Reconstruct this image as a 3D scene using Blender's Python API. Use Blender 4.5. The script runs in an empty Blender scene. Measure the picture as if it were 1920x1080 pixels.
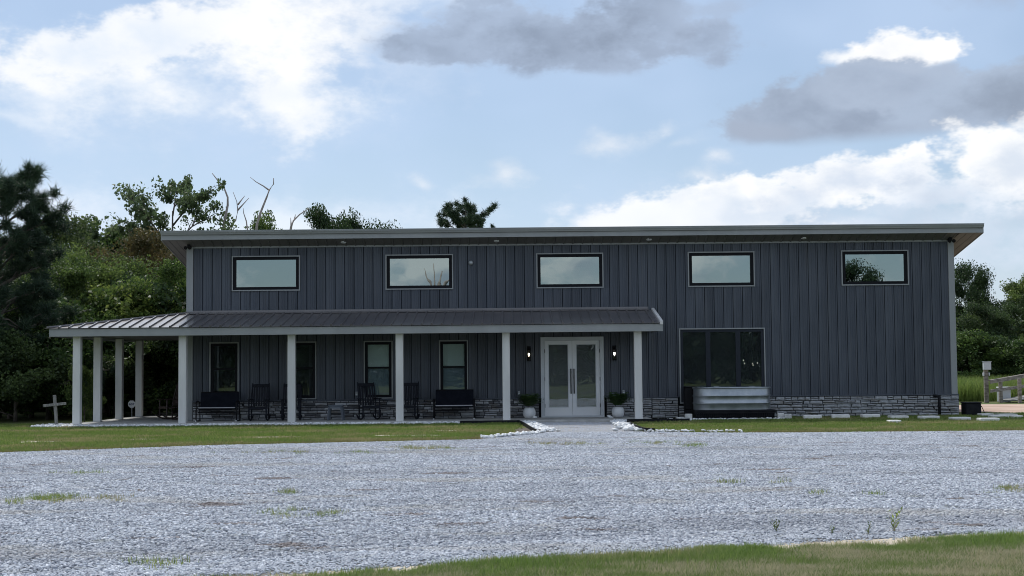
import bpy, math, random
import numpy as np
from mathutils import Vector, Matrix

# ------------------------------------------------------------------ camera, sky, sun, exposure
scene = bpy.context.scene
COL = scene.collection
R = math.radians
FPX, CAM_H, PITCH, ROLL = 2700.0, 1.55, math.atan(157 / 2700.0), R(-0.53)
cam_data = bpy.data.cameras.new('camera')
cam_data.sensor_width = 36.0
cam_data.lens = FPX / 1920 * 36.0
cam_data.clip_end = 3000
cam = bpy.data.objects.new('camera', cam_data)
COL.objects.link(cam)
CAM_M = Matrix.Rotation(math.pi / 2 + PITCH, 3, 'X') @ Matrix.Rotation(ROLL, 3, 'Z')
cam.matrix_world = Matrix.Translation((0, 0, CAM_H)) @ CAM_M.to_4x4()
scene.camera = cam
scene.view_settings.view_transform = 'Standard'
scene.view_settings.look = 'None'
scene.view_settings.gamma = 1
scene.view_settings.exposure = 0.18
scene.cycles.max_bounces = 6
scene.cycles.diffuse_bounces = 2
scene.cycles.glossy_bounces = 3
scene.cycles.transmission_bounces = 4
scene.cycles.transparent_max_bounces = 12
scene.cycles.use_denoising = True
scene.cycles.filter_width = 1.0

SUN_AZ, SUN_EL = R(-28), R(52)          # azimuth from +Y towards +X; the sun stands behind the building, to the left
sd = bpy.data.lights.new('sun', 'SUN')
sd.energy = 3.0
sd.angle = R(6)
sd.color = (1.0, 0.965, 0.91)
sun = bpy.data.objects.new('sun', sd)
COL.objects.link(sun)
to_sun = Vector((math.sin(SUN_AZ) * math.cos(SUN_EL), math.cos(SUN_AZ) * math.cos(SUN_EL), math.sin(SUN_EL)))
sun.rotation_euler = to_sun.to_track_quat('Z', 'Y').to_euler()


class S:
    """a node socket with arithmetic"""
    nt = None

    def __init__(s, sock): s.s = sock

    @classmethod
    def m(cls, op, *a, clamp=False):
        n = cls.nt.nodes.new('ShaderNodeMath'); n.operation = op; n.use_clamp = clamp
        for i, v in enumerate(a):
            if isinstance(v, S): cls.nt.links.new(v.s, n.inputs[i])
            else: n.inputs[i].default_value = v
        return S(n.outputs[0])

    def __add__(s, o): return S.m('ADD', s, o)
    __radd__ = __add__
    def __sub__(s, o): return S.m('SUBTRACT', s, o)
    def __rsub__(s, o): return S.m('SUBTRACT', o, s)
    def __mul__(s, o): return S.m('MULTIPLY', s, o)
    __rmul__ = __mul__
    def __truediv__(s, o): return S.m('DIVIDE', s, o)


def smooth(v, lo, hi, top=1.0):
    n = S.nt.nodes.new('ShaderNodeMapRange'); n.interpolation_type = 'SMOOTHSTEP'
    S.nt.links.new(v.s, n.inputs[0])
    n.inputs[1].default_value = lo; n.inputs[2].default_value = hi; n.inputs[4].default_value = top
    return S(n.outputs[0])


def mixc(fac, a, b):
    n = S.nt.nodes.new('ShaderNodeMix'); n.data_type = 'RGBA'
    for sock, v in ((n.inputs[0], fac), (n.inputs[6], a), (n.inputs[7], b)):
        if isinstance(v, S): S.nt.links.new(v.s, sock)
        elif isinstance(v, (int, float)): sock.default_value = v
        else: sock.default_value = (*v, 1)
    return S(n.outputs[2])


def noise(vec, scale, detail=4, rough=0.55, dist=0.0):
    n = S.nt.nodes.new('ShaderNodeTexNoise')
    if vec is not None: S.nt.links.new(vec.s, n.inputs['Vector'])
    n.inputs['Scale'].default_value = scale; n.inputs['Detail'].default_value = detail
    n.inputs['Roughness'].default_value = rough; n.inputs['Distortion'].default_value = dist
    return S(n.outputs[0])


def comb(x, y, z):
    n = S.nt.nodes.new('ShaderNodeCombineXYZ')
    for i, v in enumerate((x, y, z)):
        if isinstance(v, S): S.nt.links.new(v.s, n.inputs[i])
        else: n.inputs[i].default_value = v
    return S(n.outputs[0])


def build_world():
    w = bpy.data.worlds.new('World'); scene.world = w; w.use_nodes = True
    nt = w.node_tree; S.nt = nt
    bg = nt.nodes['Background']
    K = 0.085
    bg.inputs[1].default_value = K
    sky = nt.nodes.new('ShaderNodeTexSky'); sky.sky_type = 'NISHITA'; sky.sun_disc = False
    sky.sun_elevation = SUN_EL; sky.sun_rotation = SUN_AZ
    sky.air_density = 1.0; sky.dust_density = 0.6; sky.ozone_density = 2.0
    tc = nt.nodes.new('ShaderNodeTexCoord')
    sp = nt.nodes.new('ShaderNodeSeparateXYZ'); nt.links.new(tc.outputs['Generated'], sp.inputs[0])
    X, Y, Z = (S(sp.outputs[i]) for i in range(3))
    az = S.m('ARCTAN2', X, Y); el = S.m('ARCSINE', Z)
    d = comb(X, Y, Z * 1.7)
    n_lo = noise(d, 5.0, 3, 0.56, 0.0)
    n_hi = noise(d, 16.0, 5, 0.62, 0.0)
    n_br = noise(comb(X + 3.1, Y, Z * 2.2), 11.0, 2, 0.5, 0.0)
    def billow(off, scale, det):
        # cauliflower lumps: one minus the distance to the nearest cell, over a few octaves
        vo = nt.nodes.new('ShaderNodeTexVoronoi'); vo.voronoi_dimensions = '3D'; vo.normalize = True
        vo.inputs['Scale'].default_value = scale; vo.inputs['Detail'].default_value = det; vo.inputs['Roughness'].default_value = 0.55
        wv = nt.nodes.new('ShaderNodeVectorMath'); wv.operation = 'ADD'
        nt.links.new(comb(X, Y, Z * 1.35).s, wv.inputs[0]); wv.inputs[1].default_value = off
        nt.links.new(wv.outputs[0], vo.inputs['Vector'])
        return 1.0 - S(vo.outputs['Distance'])
    bil = billow((0, 0, 0), 15.0, 2.0)
    bil_s = billow((-0.006, 0.0, 0.010), 15.0, 1.0)         # the same lumps a step towards the sun
    lit = (bil - bil_s) * 2.4                               # above 0 on the sunny side of a lump
    n_fi = noise(d, 58.0, 3, 0.65, 0.0)
    nn = (n_fi - 0.5) * 1.3 + ((n_lo * 0.30 + n_hi * 0.42) - 0.36) * 3.2 + (bil - 0.72) * 2.6 + 0.5
    wn = nt.nodes.new('ShaderNodeTexNoise'); nt.links.new(d.s, wn.inputs['Vector'])
    wn.inputs['Scale'].default_value = 7.0; wn.inputs['Detail'].default_value = 3; wn.inputs['Roughness'].default_value = 0.6
    ws = nt.nodes.new('ShaderNodeSeparateColor'); nt.links.new(wn.outputs['Color'], ws.inputs[0])
    azw = az + (S(ws.outputs[0]) - 0.5) * 0.085
    elw = el + (S(ws.outputs[1]) - 0.5) * 0.050
    elf = elw * 0.4 + el * 0.6

    def k(c): return tuple(v / K for v in c)
    base = sky.outputs[0]
    col = S(base)
    # thin high veil, all over the sky
    veil = smooth(n_lo, 0.30, 0.72)
    col = mixc(veil * 0.35 + 0.30, col, k((0.52, 0.65, 0.86)))

    lump_g = (n_hi * 0.4 + n_br * 0.5 + n_fi * 0.1 - 0.5) * 1.5 - lit * 0.15
    lump_w = (n_hi * 0.4 + n_br * 0.6 - 0.5) * 1.2 - lit * 0.9
    amps = {}

    def cloud(col, px, py, rx, ry, c, amp=1.1, soft=0.5, op=1.0, rot=0.0, c2=None, floor=None):
        '''one soft ellipse of cloud at a direction of the sky, its rim broken by noise'''
        a0 = (px - 960) / FPX
        e0 = (697 + 0.00925 * (960 - px) - py) / FPX
        if rot:
            cr, sr = math.cos(rot), math.sin(rot)
            a = S.m('MULTIPLY_ADD', elw, sr * FPX / rx, S.m('MULTIPLY_ADD', azw, cr * FPX / rx, -(a0 * cr + e0 * sr) * FPX / rx))
            b = S.m('MULTIPLY_ADD', elw, cr * FPX / ry, S.m('MULTIPLY_ADD', azw, -sr * FPX / ry, (a0 * sr - e0 * cr) * FPX / ry))
        else:
            a = S.m('MULTIPLY_ADD', azw, FPX / rx, -a0 * FPX / rx)
            b = S.m('MULTIPLY_ADD', elw, FPX / ry, -e0 * FPX / ry)
        r = S.m('SQRT', S.m('MULTIPLY_ADD', a, a, b * b))
        if amp not in amps: amps[amp] = S.m('MULTIPLY_ADD', nn, amp * 0.75, 1.0 - amp * 0.375)
        f = amps[amp] - r
        m = smooth(f, 0.0, soft, op)
        if floor is not None:
            z0 = (697 + 0.00925 * (960 - px) - floor) / FPX
            m = m * smooth(elf, z0 - 14 / FPX, z0 + 16 / FPX)
        cc = k(c)
        if c2 is not None:                                   # lumps of the other tone
            lump = lump_w if max(c) > 0.68 else lump_g
            cc = mixc(smooth(S.m('MULTIPLY_ADD', f, 0.4, lump), -0.05, 0.60), k(c), k(c2))
        return mixc(m, col, cc)
    WH, SW, BG = (1.0, 1.0, 1.02), (0.74, 0.80, 0.89), (0.36, 0.41, 0.50)
    # general cloud cover beyond what the camera sees
    inside = smooth(S.m('ABSOLUTE', az), 0.52, 0.40) * smooth(el, 0.42, 0.30)
    gm = smooth(nn + (n_lo - 0.5) * 3.0, 0.25, 0.95)
    gcol = mixc(smooth((n_hi * 0.4 + n_br * 0.6 - 0.5) * 1.4 - lit * 0.8, -0.1, 0.35), k((0.88, 0.91, 0.96)), k((0.44, 0.52, 0.65)))
    col = mixc(gm * (1.0 - inside) * 0.9, col, gcol)
    # the bank of bright cloud high on the left, going on above the frame
    WH, W2, PALE, BLW = (0.87, 0.885, 0.91), (0.94, 0.94, 0.94), (0.68, 0.76, 0.87), (0.56, 0.66, 0.82)
    col = cloud(col, 400, -270, 560, 215, PALE, 1.0, 1.0, 0.95, c2=WH)
    col = cloud(col, 290, 215, 600, 185, BLW, 0.8, 1.4, 0.85, c2=PALE)
    col = cloud(col, 200, 165, 460, 140, PALE, 0.8, 1.0, 0.95, c2=WH)
    col = cloud(col, 250, 100, 350, 72, WH, 0.9, 0.55, 0.95, c2=PALE, rot=0.16)
    col = cloud(col, 260, 8, 120, 22, PALE, 0.9, 1.0, 0.8)
    col = cloud(col, 75, 165, 150, 24, WH, 0.8, 1.1, 0.85, rot=-0.38)
    col = cloud(col, 40, 248, 150, 20, PALE, 0.8, 1.1, 0.7, rot=-0.30)
    col = cloud(col, 540, 50, 300, 175, WH, 0.8, 1.0, 0.97, c2=W2)
    col = cloud(col, 530, 150, 150, 170, WH, 0.8, 1.0, 0.97, c2=W2)
    col = cloud(col, 610, 210, 180, 64, PALE, 1.0, 1.2, 0.9, c2=WH, rot=0.12)
    col = cloud(col, 770, 120, 190, 130, BLW, 0.8, 1.3, 0.75)
    col = cloud(col, 850, 15, 280, 46, PALE, 1.0, 1.2, 0.75)
    # veil towards the horizon
    col = cloud(col, 480, 420, 640, 95, (0.70, 0.78, 0.89), 0.8, 1.3, 0.85, c2=(0.78, 0.84, 0.92))
    col = cloud(col, 130, 420, 240, 60, (0.74, 0.81, 0.91), 0.8, 1.3, 0.65)
    # grey clouds
    G1, G2 = (0.38, 0.465, 0.61), (0.25, 0.305, 0.405)
    col = cloud(col, 860, 96, 230, 46, G1, 0.8, 0.40, 0.95, c2=G2, floor=142)
    col = cloud(col, 1030, 62, 250, 108, G1, 0.8, 0.40, 0.97, c2=G2, floor=146)
    col = cloud(col, 1180, 40, 160, 90, G1, 0.9, 0.5, 0.92, c2=G2, floor=140)
    col = cloud(col, 1310, 80, 120, 60, G1, 1.0, 0.5, 0.85, c2=(0.29, 0.35, 0.46))
    col = cloud(col, 1330, 15, 150, 36, G1, 1.0, 0.8, 0.7)
    col = cloud(col, 1840, 8, 150, 32, (0.38, 0.46, 0.60), 1.0, 1.0, 0.85)
    col = cloud(col, 1700, 106, 105, 60, W2, 0.7, 0.30, 1.0, c2=(0.80, 0.82, 0.86))
    col = cloud(col, 1610, 122, 66, 26, WH, 0.8, 0.7, 0.95)
    col = cloud(col, 1630, 245, 300, 120, (0.38, 0.455, 0.58), 0.45, 0.20, 0.98, c2=(0.265, 0.32, 0.42), floor=276)
    col = cloud(col, 1690, 178, 170, 70, (0.40, 0.475, 0.60), 0.5, 0.22, 0.97, c2=(0.32, 0.385, 0.50))
    col = cloud(col, 1870, 225, 260, 92, (0.39, 0.47, 0.60), 0.55, 0.3, 0.97, c2=(0.27, 0.325, 0.42), floor=258)
    col = cloud(col, 1440, 262, 120, 28, (0.36, 0.42, 0.53), 0.9, 0.8, 0.85, floor=278)
    col = cloud(col, 1925, 145, 50, 44, (0.36, 0.42, 0.52), 0.8, 0.7, 0.9)
    # far cumulus bank along the roof line
    CB = (0.52, 0.60, 0.72)
    col = cloud(col, 1650, 440, 700, 125, (0.66, 0.73, 0.84), 0.8, 1.0, 0.90, c2=CB)
    col = cloud(col, 1885, 335, 190, 84, W2, 0.9, 0.4, 0.95, c2=(0.66, 0.72, 0.81))
    col = cloud(col, 1450, 402, 360, 58, W2, 1.05, 0.42, 0.95, c2=(0.66, 0.73, 0.83), rot=0.10)
    col = cloud(col, 1590, 362, 190, 54, W2, 1.05, 0.42, 0.95, c2=(0.62, 0.69, 0.80), rot=0.15)
    col = cloud(col, 1760, 385, 260, 66, (0.72, 0.78, 0.87), 1.05, 0.7, 0.9, c2=CB)
    col = cloud(col, 1200, 420, 220, 34, (0.84, 0.87, 0.92), 1.0, 1.0, 0.85)
    for px, py, rx, ry, op in ((1240, 265, 66, 36, .65), (1125, 275, 66, 32, .5), (945, 338, 46, 34, .6), (1365, 322, 62, 26, .7), (1330, 352, 70, 26, .5),
                               (815, 345, 28, 20, .5), (1290, 288, 90, 24, .35), (1180, 280, 130, 32, .3)):
        col = cloud(col, px, py, rx, ry, (0.70, 0.75, 0.82), 1.0, 1.4, op, c2=(0.86, 0.87, 0.89))
    # below the horizon
    col = mixc(smooth(el, 0.0, -0.03), col, k((0.12, 0.13, 0.12)))
    nt.links.new(col.s, bg.inputs[0])
    w.cycles.sampling_method = 'NONE'          # a smooth sky without a disc: no light sampling needed


build_world()
rng = np.random.default_rng(7)
random.seed(7)


def at(px, py, y):
    """the point at depth y seen at photograph pixel (px, py)"""
    d = CAM_M @ Vector(((px - 960) / FPX, -(py - 540) / FPX, -1))
    t = y / d.y
    return Vector((d.x * t, y, CAM_H + d.z * t))


# ------------------------------------------------------------------ helpers
def tag(o, label=None, cat=None, group=None, kind=None):
    if label: o['label'] = label
    if cat: o['category'] = cat
    if group: o['group'] = group
    if kind: o['kind'] = kind
    return o


def link(o, parent=None):
    COL.objects.link(o)
    if parent is not None: o.parent = parent
    return o


def empty(name, loc=(0, 0, 0), rz=0.0, **kw):
    o = bpy.data.objects.new(name, None)
    o.empty_display_size = 0.2
    o.location = loc; o.rotation_euler = (0, 0, rz)
    link(o)
    return tag(o, **kw)


def copy_tree(o, parent=None):
    c = o.copy(); COL.objects.link(c)
    c.parent = parent
    for ch in o.children: copy_tree(ch, c)
    return c


def np_mesh(name, v, f, mat=None, smooth_=False):
    """v (N,3), f (M,k) arrays -> mesh"""
    v = np.asarray(v, np.float32); f = np.asarray(f, np.int32)
    me = bpy.data.meshes.new(name)
    kk = f.shape[1]
    me.vertices.add(len(v)); me.vertices.foreach_set('co', v.ravel())
    me.loops.add(f.size); me.loops.foreach_set('vertex_index', f.ravel())
    me.polygons.add(len(f)); me.polygons.foreach_set('loop_start', np.arange(0, f.size, kk, dtype=np.int32))
    me.polygons.foreach_set('loop_total', np.full(len(f), kk, np.int32))
    if smooth_: me.polygons.foreach_set('use_smooth', np.ones(len(f), bool))
    me.update(calc_edges=True)
    if mat: me.materials.append(mat)
    return me


class MB:
    def __init__(s): s.v, s.f = [], []

    def add(s, vs, fs, M=None):
        o = len(s.v)
        s.v += [tuple(M @ Vector(p)) if M is not None else tuple(p) for p in vs]
        s.f += [tuple(i + o for i in f) for f in fs]
        return s

    def box(s, x0, x1, y0, y1, z0, z1, M=None, b=0.0):
        if b <= 0:
            vs = [(x, y, z) for z in (z0, z1) for y in (y0, y1) for x in (x0, x1)]
            return s.add(vs, [(0, 2, 3, 1), (4, 5, 7, 6), (0, 1, 5, 4), (1, 3, 7, 5), (3, 2, 6, 7), (2, 0, 4, 6)], M)
        # box with chamfered edges: 24 vertices
        vs, idx = [], {}
        cx = (x0, x1); cy = (y0, y1); cz = (z0, z1)
        for i in range(2):
            for j in range(2):
                for l in range(2):
                    sx, sy, sz = (1 - 2 * i) * b, (1 - 2 * j) * b, (1 - 2 * l) * b
                    p = (cx[i], cy[j], cz[l])
                    for a, q in enumerate(((p[0], p[1] + sy, p[2] + sz), (p[0] + sx, p[1], p[2] + sz), (p[0] + sx, p[1] + sy, p[2]))):
                        idx[(i, j, l, a)] = len(vs); vs.append(q)
        g = lambda i, j, l, a: idx[(i, j, l, a)]
        fs = []
        for i in range(2):
            q = [g(i, 0, 0, 0), g(i, 1, 0, 0), g(i, 1, 1, 0), g(i, 0, 1, 0)]; fs.append(tuple(q if i else q[::-1]))
            q = [g(0, i, 0, 1), g(1, i, 0, 1), g(1, i, 1, 1), g(0, i, 1, 1)]; fs.append(tuple(q[::-1] if i else q))
            q = [g(0, 0, i, 2), g(1, 0, i, 2), g(1, 1, i, 2), g(0, 1, i, 2)]; fs.append(tuple(q if i else q[::-1]))
        for i in range(2):
            for j in range(2):
                fs.append((g(i, j, 0, 0), g(i, j, 1, 0), g(i, j, 1, 1), g(i, j, 0, 1)))
                fs.append((g(i, 0, j, 0), g(i, 1, j, 0), g(i, 1, j, 2), g(i, 0, j, 2)))
                fs.append((g(0, i, j, 1), g(1, i, j, 1), g(1, i, j, 2), g(0, i, j, 2)))
                for l in range(2): fs.append((g(i, j, l, 0), g(i, j, l, 1), g(i, j, l, 2)))
        return s.add(vs, fs, M)

    def prism(s, pts, a, b, M=None):
        """pts: closed (x, z) outline, extruded along y from a to b"""
        n = len(pts)
        vs = [(x, a, z) for x, z in pts] + [(x, b, z) for x, z in pts]
        fs = [tuple(range(n))[::-1], tuple(range(n, 2 * n))]
        fs += [(i, (i + 1) % n, n + (i + 1) % n, n + i) for i in range(n)]
        return s.add(vs, fs, M)

    def sweep(s, prof, a, b, closed=True):
        """prof: (y, z) outline, extruded along x from a to b"""
        n = len(prof)
        vs = [(a, y, z) for y, z in prof] + [(b, y, z) for y, z in prof]
        fs = [(i, (i + 1) % n, n + (i + 1) % n, n + i) for i in range(n if closed else n - 1)]
        if closed: fs += [tuple(range(n))[::-1], tuple(range(n, 2 * n))]
        return s.add(vs, fs)

    def tube(s, pts, rad, n=8, M=None):
        pts = [Vector(p) for p in pts]
        if not hasattr(rad, '__len__'): rad = [rad] * len(pts)
        vs, fs = [], []
        for i, p in enumerate(pts):
            t = (pts[min(i + 1, len(pts) - 1)] - pts[max(i - 1, 0)]).normalized()
            u = t.cross(Vector((0.3, 0.2, 1)) if abs(t.z) < 0.9 else Vector((1, 0.1, 0))).normalized()
            w = t.cross(u)
            for j in range(n):
                a = 2 * math.pi * j / n
                vs.append(p + (u * math.cos(a) + w * math.sin(a)) * rad[i])
        for i in range(len(pts) - 1):
            for j in range(n):
                fs.append((i * n + j, i * n + (j + 1) % n, (i + 1) * n + (j + 1) % n, (i + 1) * n + j))
        fs += [tuple(range(n))[::-1], tuple(range((len(pts) - 1) * n, len(pts) * n))]
        return s.add(vs, fs, M)

    def lathe(s, prof, n=20, M=None, cap=True):
        vs, fs = [], []
        for r, z in prof:
            for j in range(n):
                a = 2 * math.pi * j / n
                vs.append((r * math.cos(a), r * math.sin(a), z))
        for i in range(len(prof) - 1):
            for j in range(n):
                fs.append((i * n + j, i * n + (j + 1) % n, (i + 1) * n + (j + 1) % n, (i + 1) * n + j))
        if cap: fs += [tuple(range(n))[::-1], tuple(range((len(prof) - 1) * n, len(prof) * n))]
        return s.add(vs, fs, M)

    def mesh(s, name, mat, smooth_=False):
        me = bpy.data.meshes.new(name)
        me.from_pydata(s.v, [], s.f)
        if smooth_:
            me.polygons.foreach_set('use_smooth', np.ones(len(me.polygons), bool))
        me.update()
        me.materials.append(mat)
        return me

    def build(s, name, mat, parent=None, smooth_=False, **kw):
        o = bpy.data.objects.new(name, s.mesh(name, mat, smooth_))
        link(o, parent)
        return tag(o, **kw)


# ------------------------------------------------------------------ materials
def material(name, col=None, rough=0.6, metal=0.0, spec=0.5, nodes=None, **kw):
    m = bpy.data.materials.new(name); m.use_nodes = True
    nt = m.node_tree; b = nt.nodes['Principled BSDF']
    b.inputs['Roughness'].default_value = rough
    b.inputs['Metallic'].default_value = metal
    b.inputs['Specular IOR Level'].default_value = spec
    if col: b.inputs['Base Color'].default_value = (*col, 1)
    for kk, v in kw.items(): b.inputs[kk].default_value = v
    S.nt = nt
    if nodes: nodes(nt, b)
    return m


def pos():
    return S(S.nt.nodes.new('ShaderNodeNewGeometry').outputs['Position'])


def objco():
    return S(S.nt.nodes.new('ShaderNodeTexCoord').outputs['Object'])


def scaled(v, x, y, z):
    n = S.nt.nodes.new('ShaderNodeVectorMath'); n.operation = 'MULTIPLY'
    S.nt.links.new(v.s, n.inputs[0]); n.inputs[1].default_value = (x, y, z)
    return S(n.outputs[0])


def bump(b, h, strength=0.3, dist=0.02):
    n = S.nt.nodes.new('ShaderNodeBump')
    n.inputs['Strength'].default_value = strength; n.inputs['Distance'].default_value = dist
    S.nt.links.new(h.s, n.inputs['Height']); S.nt.links.new(n.outputs[0], b.inputs['Normal'])


def setc(b, c, key='Base Color'):
    S.nt.links.new(c.s, b.inputs[key])


def varied(c0, c1, scale=3.0, st=(1, 1, 1), detail=5, lo=0.35, hi=0.65, bmp=0.0, rnd=0.0):
    """a node builder: colour wanders between c0 and c1"""
    def f(nt, b):
        p = scaled(pos(), *st)
        n = noise(p, scale, detail, 0.6)
        c = mixc(smooth(n, lo, hi), c0, c1)
        if rnd:
            oi = S(S.nt.nodes.new('ShaderNodeObjectInfo').outputs['Random'])
            h = S.nt.nodes.new('ShaderNodeHueSaturation')
            S.nt.links.new(c.s, h.inputs['Color']); S.nt.links.new((oi * (2 * rnd) + (1 - rnd)).s, h.inputs['Value'])
            c = S(h.outputs[0])
        setc(b, c)
        if bmp: bump(b, noise(p, scale * 6, 4, 0.6), bmp)
    return f


M = {}


def siding_nodes(nt, b):
    p = pos()
    oi = S(nt.nodes.new('ShaderNodeObjectInfo').outputs['Random'])
    n = noise(scaled(p, 1.5, 1, 0.35), 0.9, 5, 0.6)
    c = mixc(smooth(n, 0.35, 0.65), (0.060, 0.071, 0.091), (0.084, 0.097, 0.120))
    st = noise(scaled(p, 9, 1, 0.22), 1.4, 4, 0.6)                    # rain streaks and dust
    c = mixc(smooth(st, 0.50, 0.70) * 0.42, c, (0.120, 0.125, 0.135))
    h = nt.nodes.new('ShaderNodeHueSaturation'); nt.links.new(c.s, h.inputs['Color'])
    nt.links.new((oi * 0.22 + 0.89).s, h.inputs['Value']); nt.links.new(h.outputs[0], b.inputs['Base Color'])
    setc(b, smooth(st, 0.3, 0.7) * 0.25 + 0.34, 'Roughness')
    bump(b, noise(scaled(p, 1.2, 1, 0.5), 1.6, 2), 0.25, 0.03)        # oil canning


M['siding'] = material('charcoal siding', rough=0.45, spec=0.4, nodes=siding_nodes)
M['gap'] = material('wall backing', (0.010, 0.012, 0.016), 0.95, spec=0.1)
M['trim'] = material('grey trim', rough=0.4, nodes=varied((0.27, 0.285, 0.29), (0.31, 0.325, 0.33), 1.2, (1, 1, 0.3)))
M['post'] = material('post paint', rough=0.5, nodes=varied((0.60, 0.60, 0.59), (0.70, 0.70, 0.69), 2.0, (1, 1, 0.25), bmp=0.05))
M['soffit'] = material('soffit metal', rough=0.5, nodes=varied((0.135, 0.130, 0.128), (0.165, 0.158, 0.155), 1.5))
M['black'] = material('black frame', (0.008, 0.009, 0.012), 0.6, spec=0.15)
M['black_navy'] = material('navy black frame', (0.022, 0.027, 0.037), 0.55, spec=0.2)
M['proof'] = material('porch roof metal', rough=0.36, spec=0.6, **{'Coat Weight': 0.8, 'Coat Roughness': 0.22}, nodes=varied((0.085, 0.078, 0.080), (0.115, 0.105, 0.105), 0.8, rnd=0.06))
M['white_paint'] = material('white door paint', rough=0.35, nodes=varied((0.82, 0.84, 0.86), (0.87, 0.88, 0.89), 1.5))
M['frame_white'] = material('door frame paint', rough=0.4, nodes=varied((0.56, 0.59, 0.62), (0.62, 0.65, 0.68), 1.5))
M['concrete'] = material('concrete', rough=0.85, nodes=varied((0.36, 0.36, 0.35), (0.50, 0.50, 0.48), 2.5, bmp=0.2))
M['mortar'] = material('mortar', rough=0.95, nodes=varied((0.018, 0.018, 0.02), (0.035, 0.035, 0.036), 8))
M['interior'] = material('interior wall', rough=0.9, nodes=varied((0.30, 0.31, 0.31), (0.42, 0.43, 0.43), 0.7))
M['shade'] = material('window shade', (0.58, 0.66, 0.63), 0.8)
M['screen'] = material('insect screen', (0.20, 0.25, 0.28), 0.9)


def stone_nodes(nt, b):
    p = pos()
    oi = S(nt.nodes.new('ShaderNodeNewGeometry').outputs['Random Per Island'])
    n = noise(p, 9, 5, 0.65)
    n2 = noise(scaled(p, 1.5, 1.5, 8), 2.2, 2)
    c = mixc(smooth(n * 0.45 + oi * 0.55, 0.22, 0.75), (0.10, 0.105, 0.115), (0.46, 0.475, 0.50))
    c = mixc(smooth(n2, 0.5, 0.66) * 0.45, c, (0.20, 0.165, 0.125))
    setc(b, c); bump(b, noise(p, 40, 5, 0.65), 0.6, 0.015)


M['stone'] = material('ledge stone', rough=0.85, nodes=stone_nodes)


def glass(name, tint, gloss, refl, rough=0.0, seed=0.0):
    """window glass: sees through darkly and mirrors what stands before it"""
    m = bpy.data.materials.new(name); m.use_nodes = True
    nt = m.node_tree; S.nt = nt
    nt.nodes.remove(nt.nodes['Principled BSDF'])
    tr = nt.nodes.new('ShaderNodeBsdfTransparent'); tr.inputs[0].default_value = (*tint, 1)
    gl = nt.nodes.new('ShaderNodeBsdfGlossy'); gl.inputs[0].default_value = (*refl, 1); gl.inputs[1].default_value = rough
    bn = nt.nodes.new('ShaderNodeBump'); bn.inputs['Strength'].default_value = 0.05; bn.inputs['Distance'].default_value = 0.02
    nt.links.new(noise(pos(), 1.1, 2).s, bn.inputs['Height']); nt.links.new(bn.outputs[0], gl.inputs['Normal'])
    lw = nt.nodes.new('ShaderNodeLayerWeight'); lw.inputs[0].default_value = 0.25
    fac = S(lw.outputs['Fresnel']) * 0.6 + gloss
    mx = nt.nodes.new('ShaderNodeMixShader')
    nt.links.new(S.m('MINIMUM', fac, 0.95).s, mx.inputs[0])
    nt.links.new(tr.outputs[0], mx.inputs[1]); nt.links.new(gl.outputs[0], mx.inputs[2])
    nt.links.new(mx.outputs[0], nt.nodes['Material Output'].inputs[0])
    return m


def add_grey_wash(m, col, w):
    '''a pale diffuse wash over a pane, in place of reflected light'''
    nt = m.node_tree; out = nt.nodes['Material Output']; old = out.inputs[0].links[0].from_socket
    df = nt.nodes.new('ShaderNodeBsdfDiffuse'); df.inputs[0].default_value = (*col, 1)
    mx = nt.nodes.new('ShaderNodeMixShader'); mx.inputs[0].default_value = w
    nt.links.new(old, mx.inputs[1]); nt.links.new(df.outputs[0], mx.inputs[2]); nt.links.new(mx.outputs[0], out.inputs[0])
    return m


M['glass_door'] = add_grey_wash(glass('greyed door glass', (0.70, 0.76, 0.76), 0.10, (0.85, 0.92, 0.92)), (0.40, 0.43, 0.44), 0.19)  # pale colour mixed into the door pane stands in for grey reflections
M['glass_up'] = glass('coated glass', (0.35, 0.4, 0.38), 0.38, (0.70, 0.80, 0.77))
M['glass_sh'] = glass('shaded window glass', (0.92, 0.95, 0.95), 0.07, (0.85, 0.92, 0.92))
M['glass_dn'] = add_grey_wash(glass('clear glass', (0.70, 0.76, 0.76), 0.08, (0.85, 0.92, 0.92)), (0.25, 0.28, 0.30), 0.05)


def leaf_mat(name, c0, c1, c2, trans=0.35):
    m = bpy.data.materials.new(name); m.use_nodes = True
    nt = m.node_tree; S.nt = nt
    b = nt.nodes['Principled BSDF']
    b.inputs['Roughness'].default_value = 0.55; b.inputs['Specular IOR Level'].default_value = 0.3
    isl = S(nt.nodes.new('ShaderNodeNewGeometry').outputs['Random Per Island'])
    oi = S(nt.nodes.new('ShaderNodeObjectInfo').outputs['Random'])
    n = noise(pos(), 0.75, 3)
    c = mixc(smooth(n * 0.85 + isl * 0.18, 0.40, 0.64), c0, c1)
    c = mixc(smooth(isl, 0.72, 1.0) * 0.6, c, c2)
    h = nt.nodes.new('ShaderNodeHueSaturation')
    nt.links.new(c.s, h.inputs['Color'])
    nt.links.new((oi * 0.5 + 0.72).s, h.inputs['Value'])
    nt.links.new((oi * -0.035 + 0.515).s, h.inputs['Hue'])
    nt.links.new(h.outputs[0], b.inputs['Base Color'])
    tl = nt.nodes.new('ShaderNodeBsdfTranslucent')
    nt.links.new(h.outputs[0], tl.inputs[0])
    mx = nt.nodes.new('ShaderNodeMixShader'); mx.inputs[0].default_value = trans
    nt.links.new(b.outputs[0], mx.inputs[1]); nt.links.new(tl.outputs[0], mx.inputs[2])
    nt.links.new(mx.outputs[0], nt.nodes['Material Output'].inputs[0])
    return m


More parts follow.
